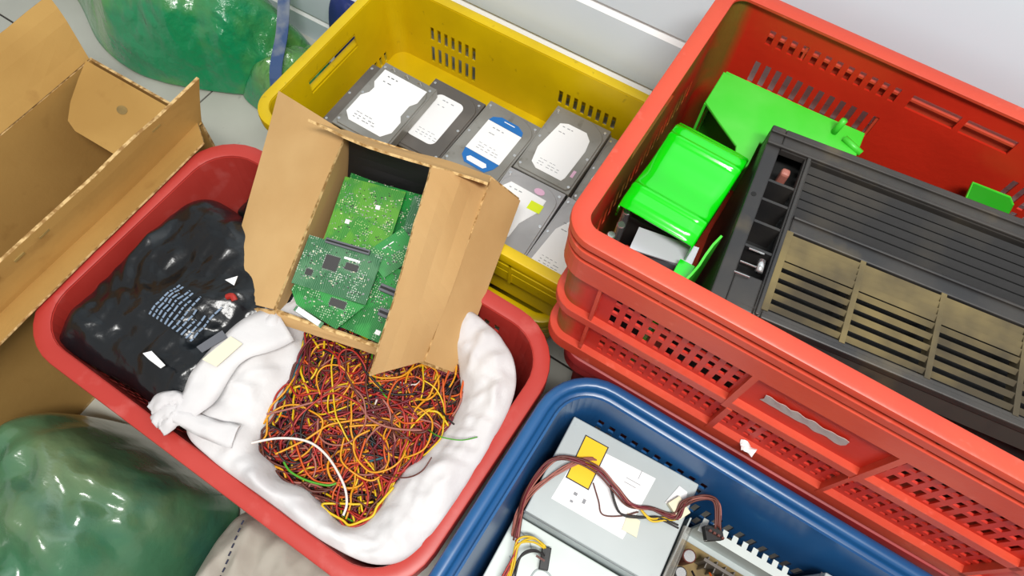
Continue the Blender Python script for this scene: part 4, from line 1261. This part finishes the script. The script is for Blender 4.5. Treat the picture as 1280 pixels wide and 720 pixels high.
# lime cover: an S-curved sheet with side returns
prof = []
for i in range(81):
    s = i / 80; y = -.071 + .142 * s
    z = .0 - .006 * math.exp(-((s) / .05) ** 2) + .003 * math.exp(-((s - .20) / .025) ** 2) - .008 * math.exp(-((s - .5) / .2) ** 2) + .003 * math.exp(-((s - .78) / .025) ** 2) - .012 * math.exp(-((1 - s) / .07) ** 2)
    prof.append((y, z))
mb = MB(); rows = []
xs = [(-.0445, -.022), (-.0443, -.003), (-.043, -.0005), (-.030, 0), (0, 0), (.030, 0), (.043, -.0005), (.0443, -.003), (.0445, -.03)]
for (y, z) in prof:
    rows.append([(x, y, z + dz) for x, dz in xs])
mb.grid(rows)
t = thing('plastic_cover', 'glossy lime green curved plastic cover in the corner of the tall red crate', 'cover', (-.038, .486, .556), math.radians(-3))
mb.build('curved_shell', M['lime_plastic'], t, smooth=True, solid=.002)

# matte green housing behind: a plate with an arched end wall
t = thing('plastic_housing', 'matte light green plastic housing with an arched end, behind the lime cover', 'machine part', (.02, .60, .327))
mb = MB(); mb.prism([(-.088, .076), (.095, .082), (.098, .014), (-.008, .000), (-.007, -.040), (-.018, -.060), (-.030, -.020), (-.060, .0), (-.088, .020)], .196, .2, bev=.001)
mb.build('top_plate', M['green_part'], t)
arch = [(-.0, 0), (0, .194), (.056, .194), (.056, 0), (.046, 0)]
pts = [(.0, .0), (.0, .198), (.060, .198), (.060, .0), (.050, .0)]
for i in range(13):
    an = i / 12 * math.pi; pts.append((.030 + .020 * math.cos(an), .150 + .026 * math.sin(an)))
pts.append((.010, .0))
mm_ = Matrix(((0, 0, 1, -.088), (1, 0, 0, .018), (0, 1, 0, 0), (0, 0, 0, 1)))
mb = MB(); mb.prism(pts, 0, .003, mm_); mb.build('arched_wall', M['green_part'], t)
mb = MB(); mb.box(-.085, .095, .078, .081, 0, .198); mb.build('back_wall', M['green_part'], t)
mb = MB(); mb.tube([(.062, .062, .200), (.064, .064, .222)], .004, 8); mb.tube([(.075, .058, .203), (.10, .050, .20)], .004, 8); mb.build('latch', M['green_part'], t, smooth=True)

mb = MB(); mb.prism([(-.027, -.022), (.022, -.024), (.027, .014), (.021, .024), (-.024, .022)], .0, .006, bev=.001)
t = thing('green_panel', 'small flat green plastic panel behind the grille, at the right of the tall crate', 'lid', (.278, .684, .499), math.radians(2))
t.rotation_euler = (math.radians(4), 0, math.radians(2))
mb.build('plate', M['green_lid'], t)
mb = MB(); mb.tube([(-.026, -.02, .006), (-.024, .021, .006), (.020, .023, .006), (.026, .014, .006)], .0012, 6); mb.build('edge_bead', M['green_part'], t)
mb = MB(); mb.box(-.020, .020, -.018, .012, -.17, .0); mb.build('stem', M['green_lid'], t)

# thin translucent-green fin by the grille's left end
t = thing('plastic_clip', 'slender green plastic clip upright between the metal plate and the grille', 'clip', (.020, .372, .327))
mb = MB(); mb.panel((-.008, -.010, .10), (.006, .055, .10), (.006, .060, .236), (-.010, -.014, .216), .0025, 6, 6, .002, .003, 5); mb.build('fin', M['green_part'], t)
mb = MB(); mb.box(-.022, -.004, .004, .034, .195, .203); mb.box(-.016, -.010, -.012, .004, 0, .2); mb.build('tab', M['lime_plastic'], t, bevel=.001)

# torn film in the handle recess and a paper scrap on the crate's bottom ledge
mb = MB(); rows = []
for i in range(30):
    s = i / 29; x = .143 + .092 * s
    rows.append([(x, .3335 + .002 * noise.noise(Vector((s * 9, 0, 0))) - (x - .14) * .0123, .4875 + .004 * noise.noise(Vector((s * 8, 2, 0)))), (x + .002, .3345 - (x - .14) * .0123, .476 + .006 * noise.noise(Vector((s * 11, 5, 0)))), (x, .3350 - (x - .14) * .0123, .468 + .004 * noise.noise(Vector((s * 8, 7, 0))))])
mb.grid(rows); o = mb.build('tape_residue', M['film'], solid=.0006); tag(o, 'torn clear tape residue stuck in the front handle recess of the tall red crate', 'tape')
mb = MB(); mb.panel((.166, .331, .3485), (.188, .331, .3485), (.186, .319, .352), (.170, .318, .350), .001, 6, 4, .004, .008, 8)
o = mb.build('paper_scrap', M['label']); tag(o, 'white paper scrap on the lower front ledge of the tall red crate', 'scrap')
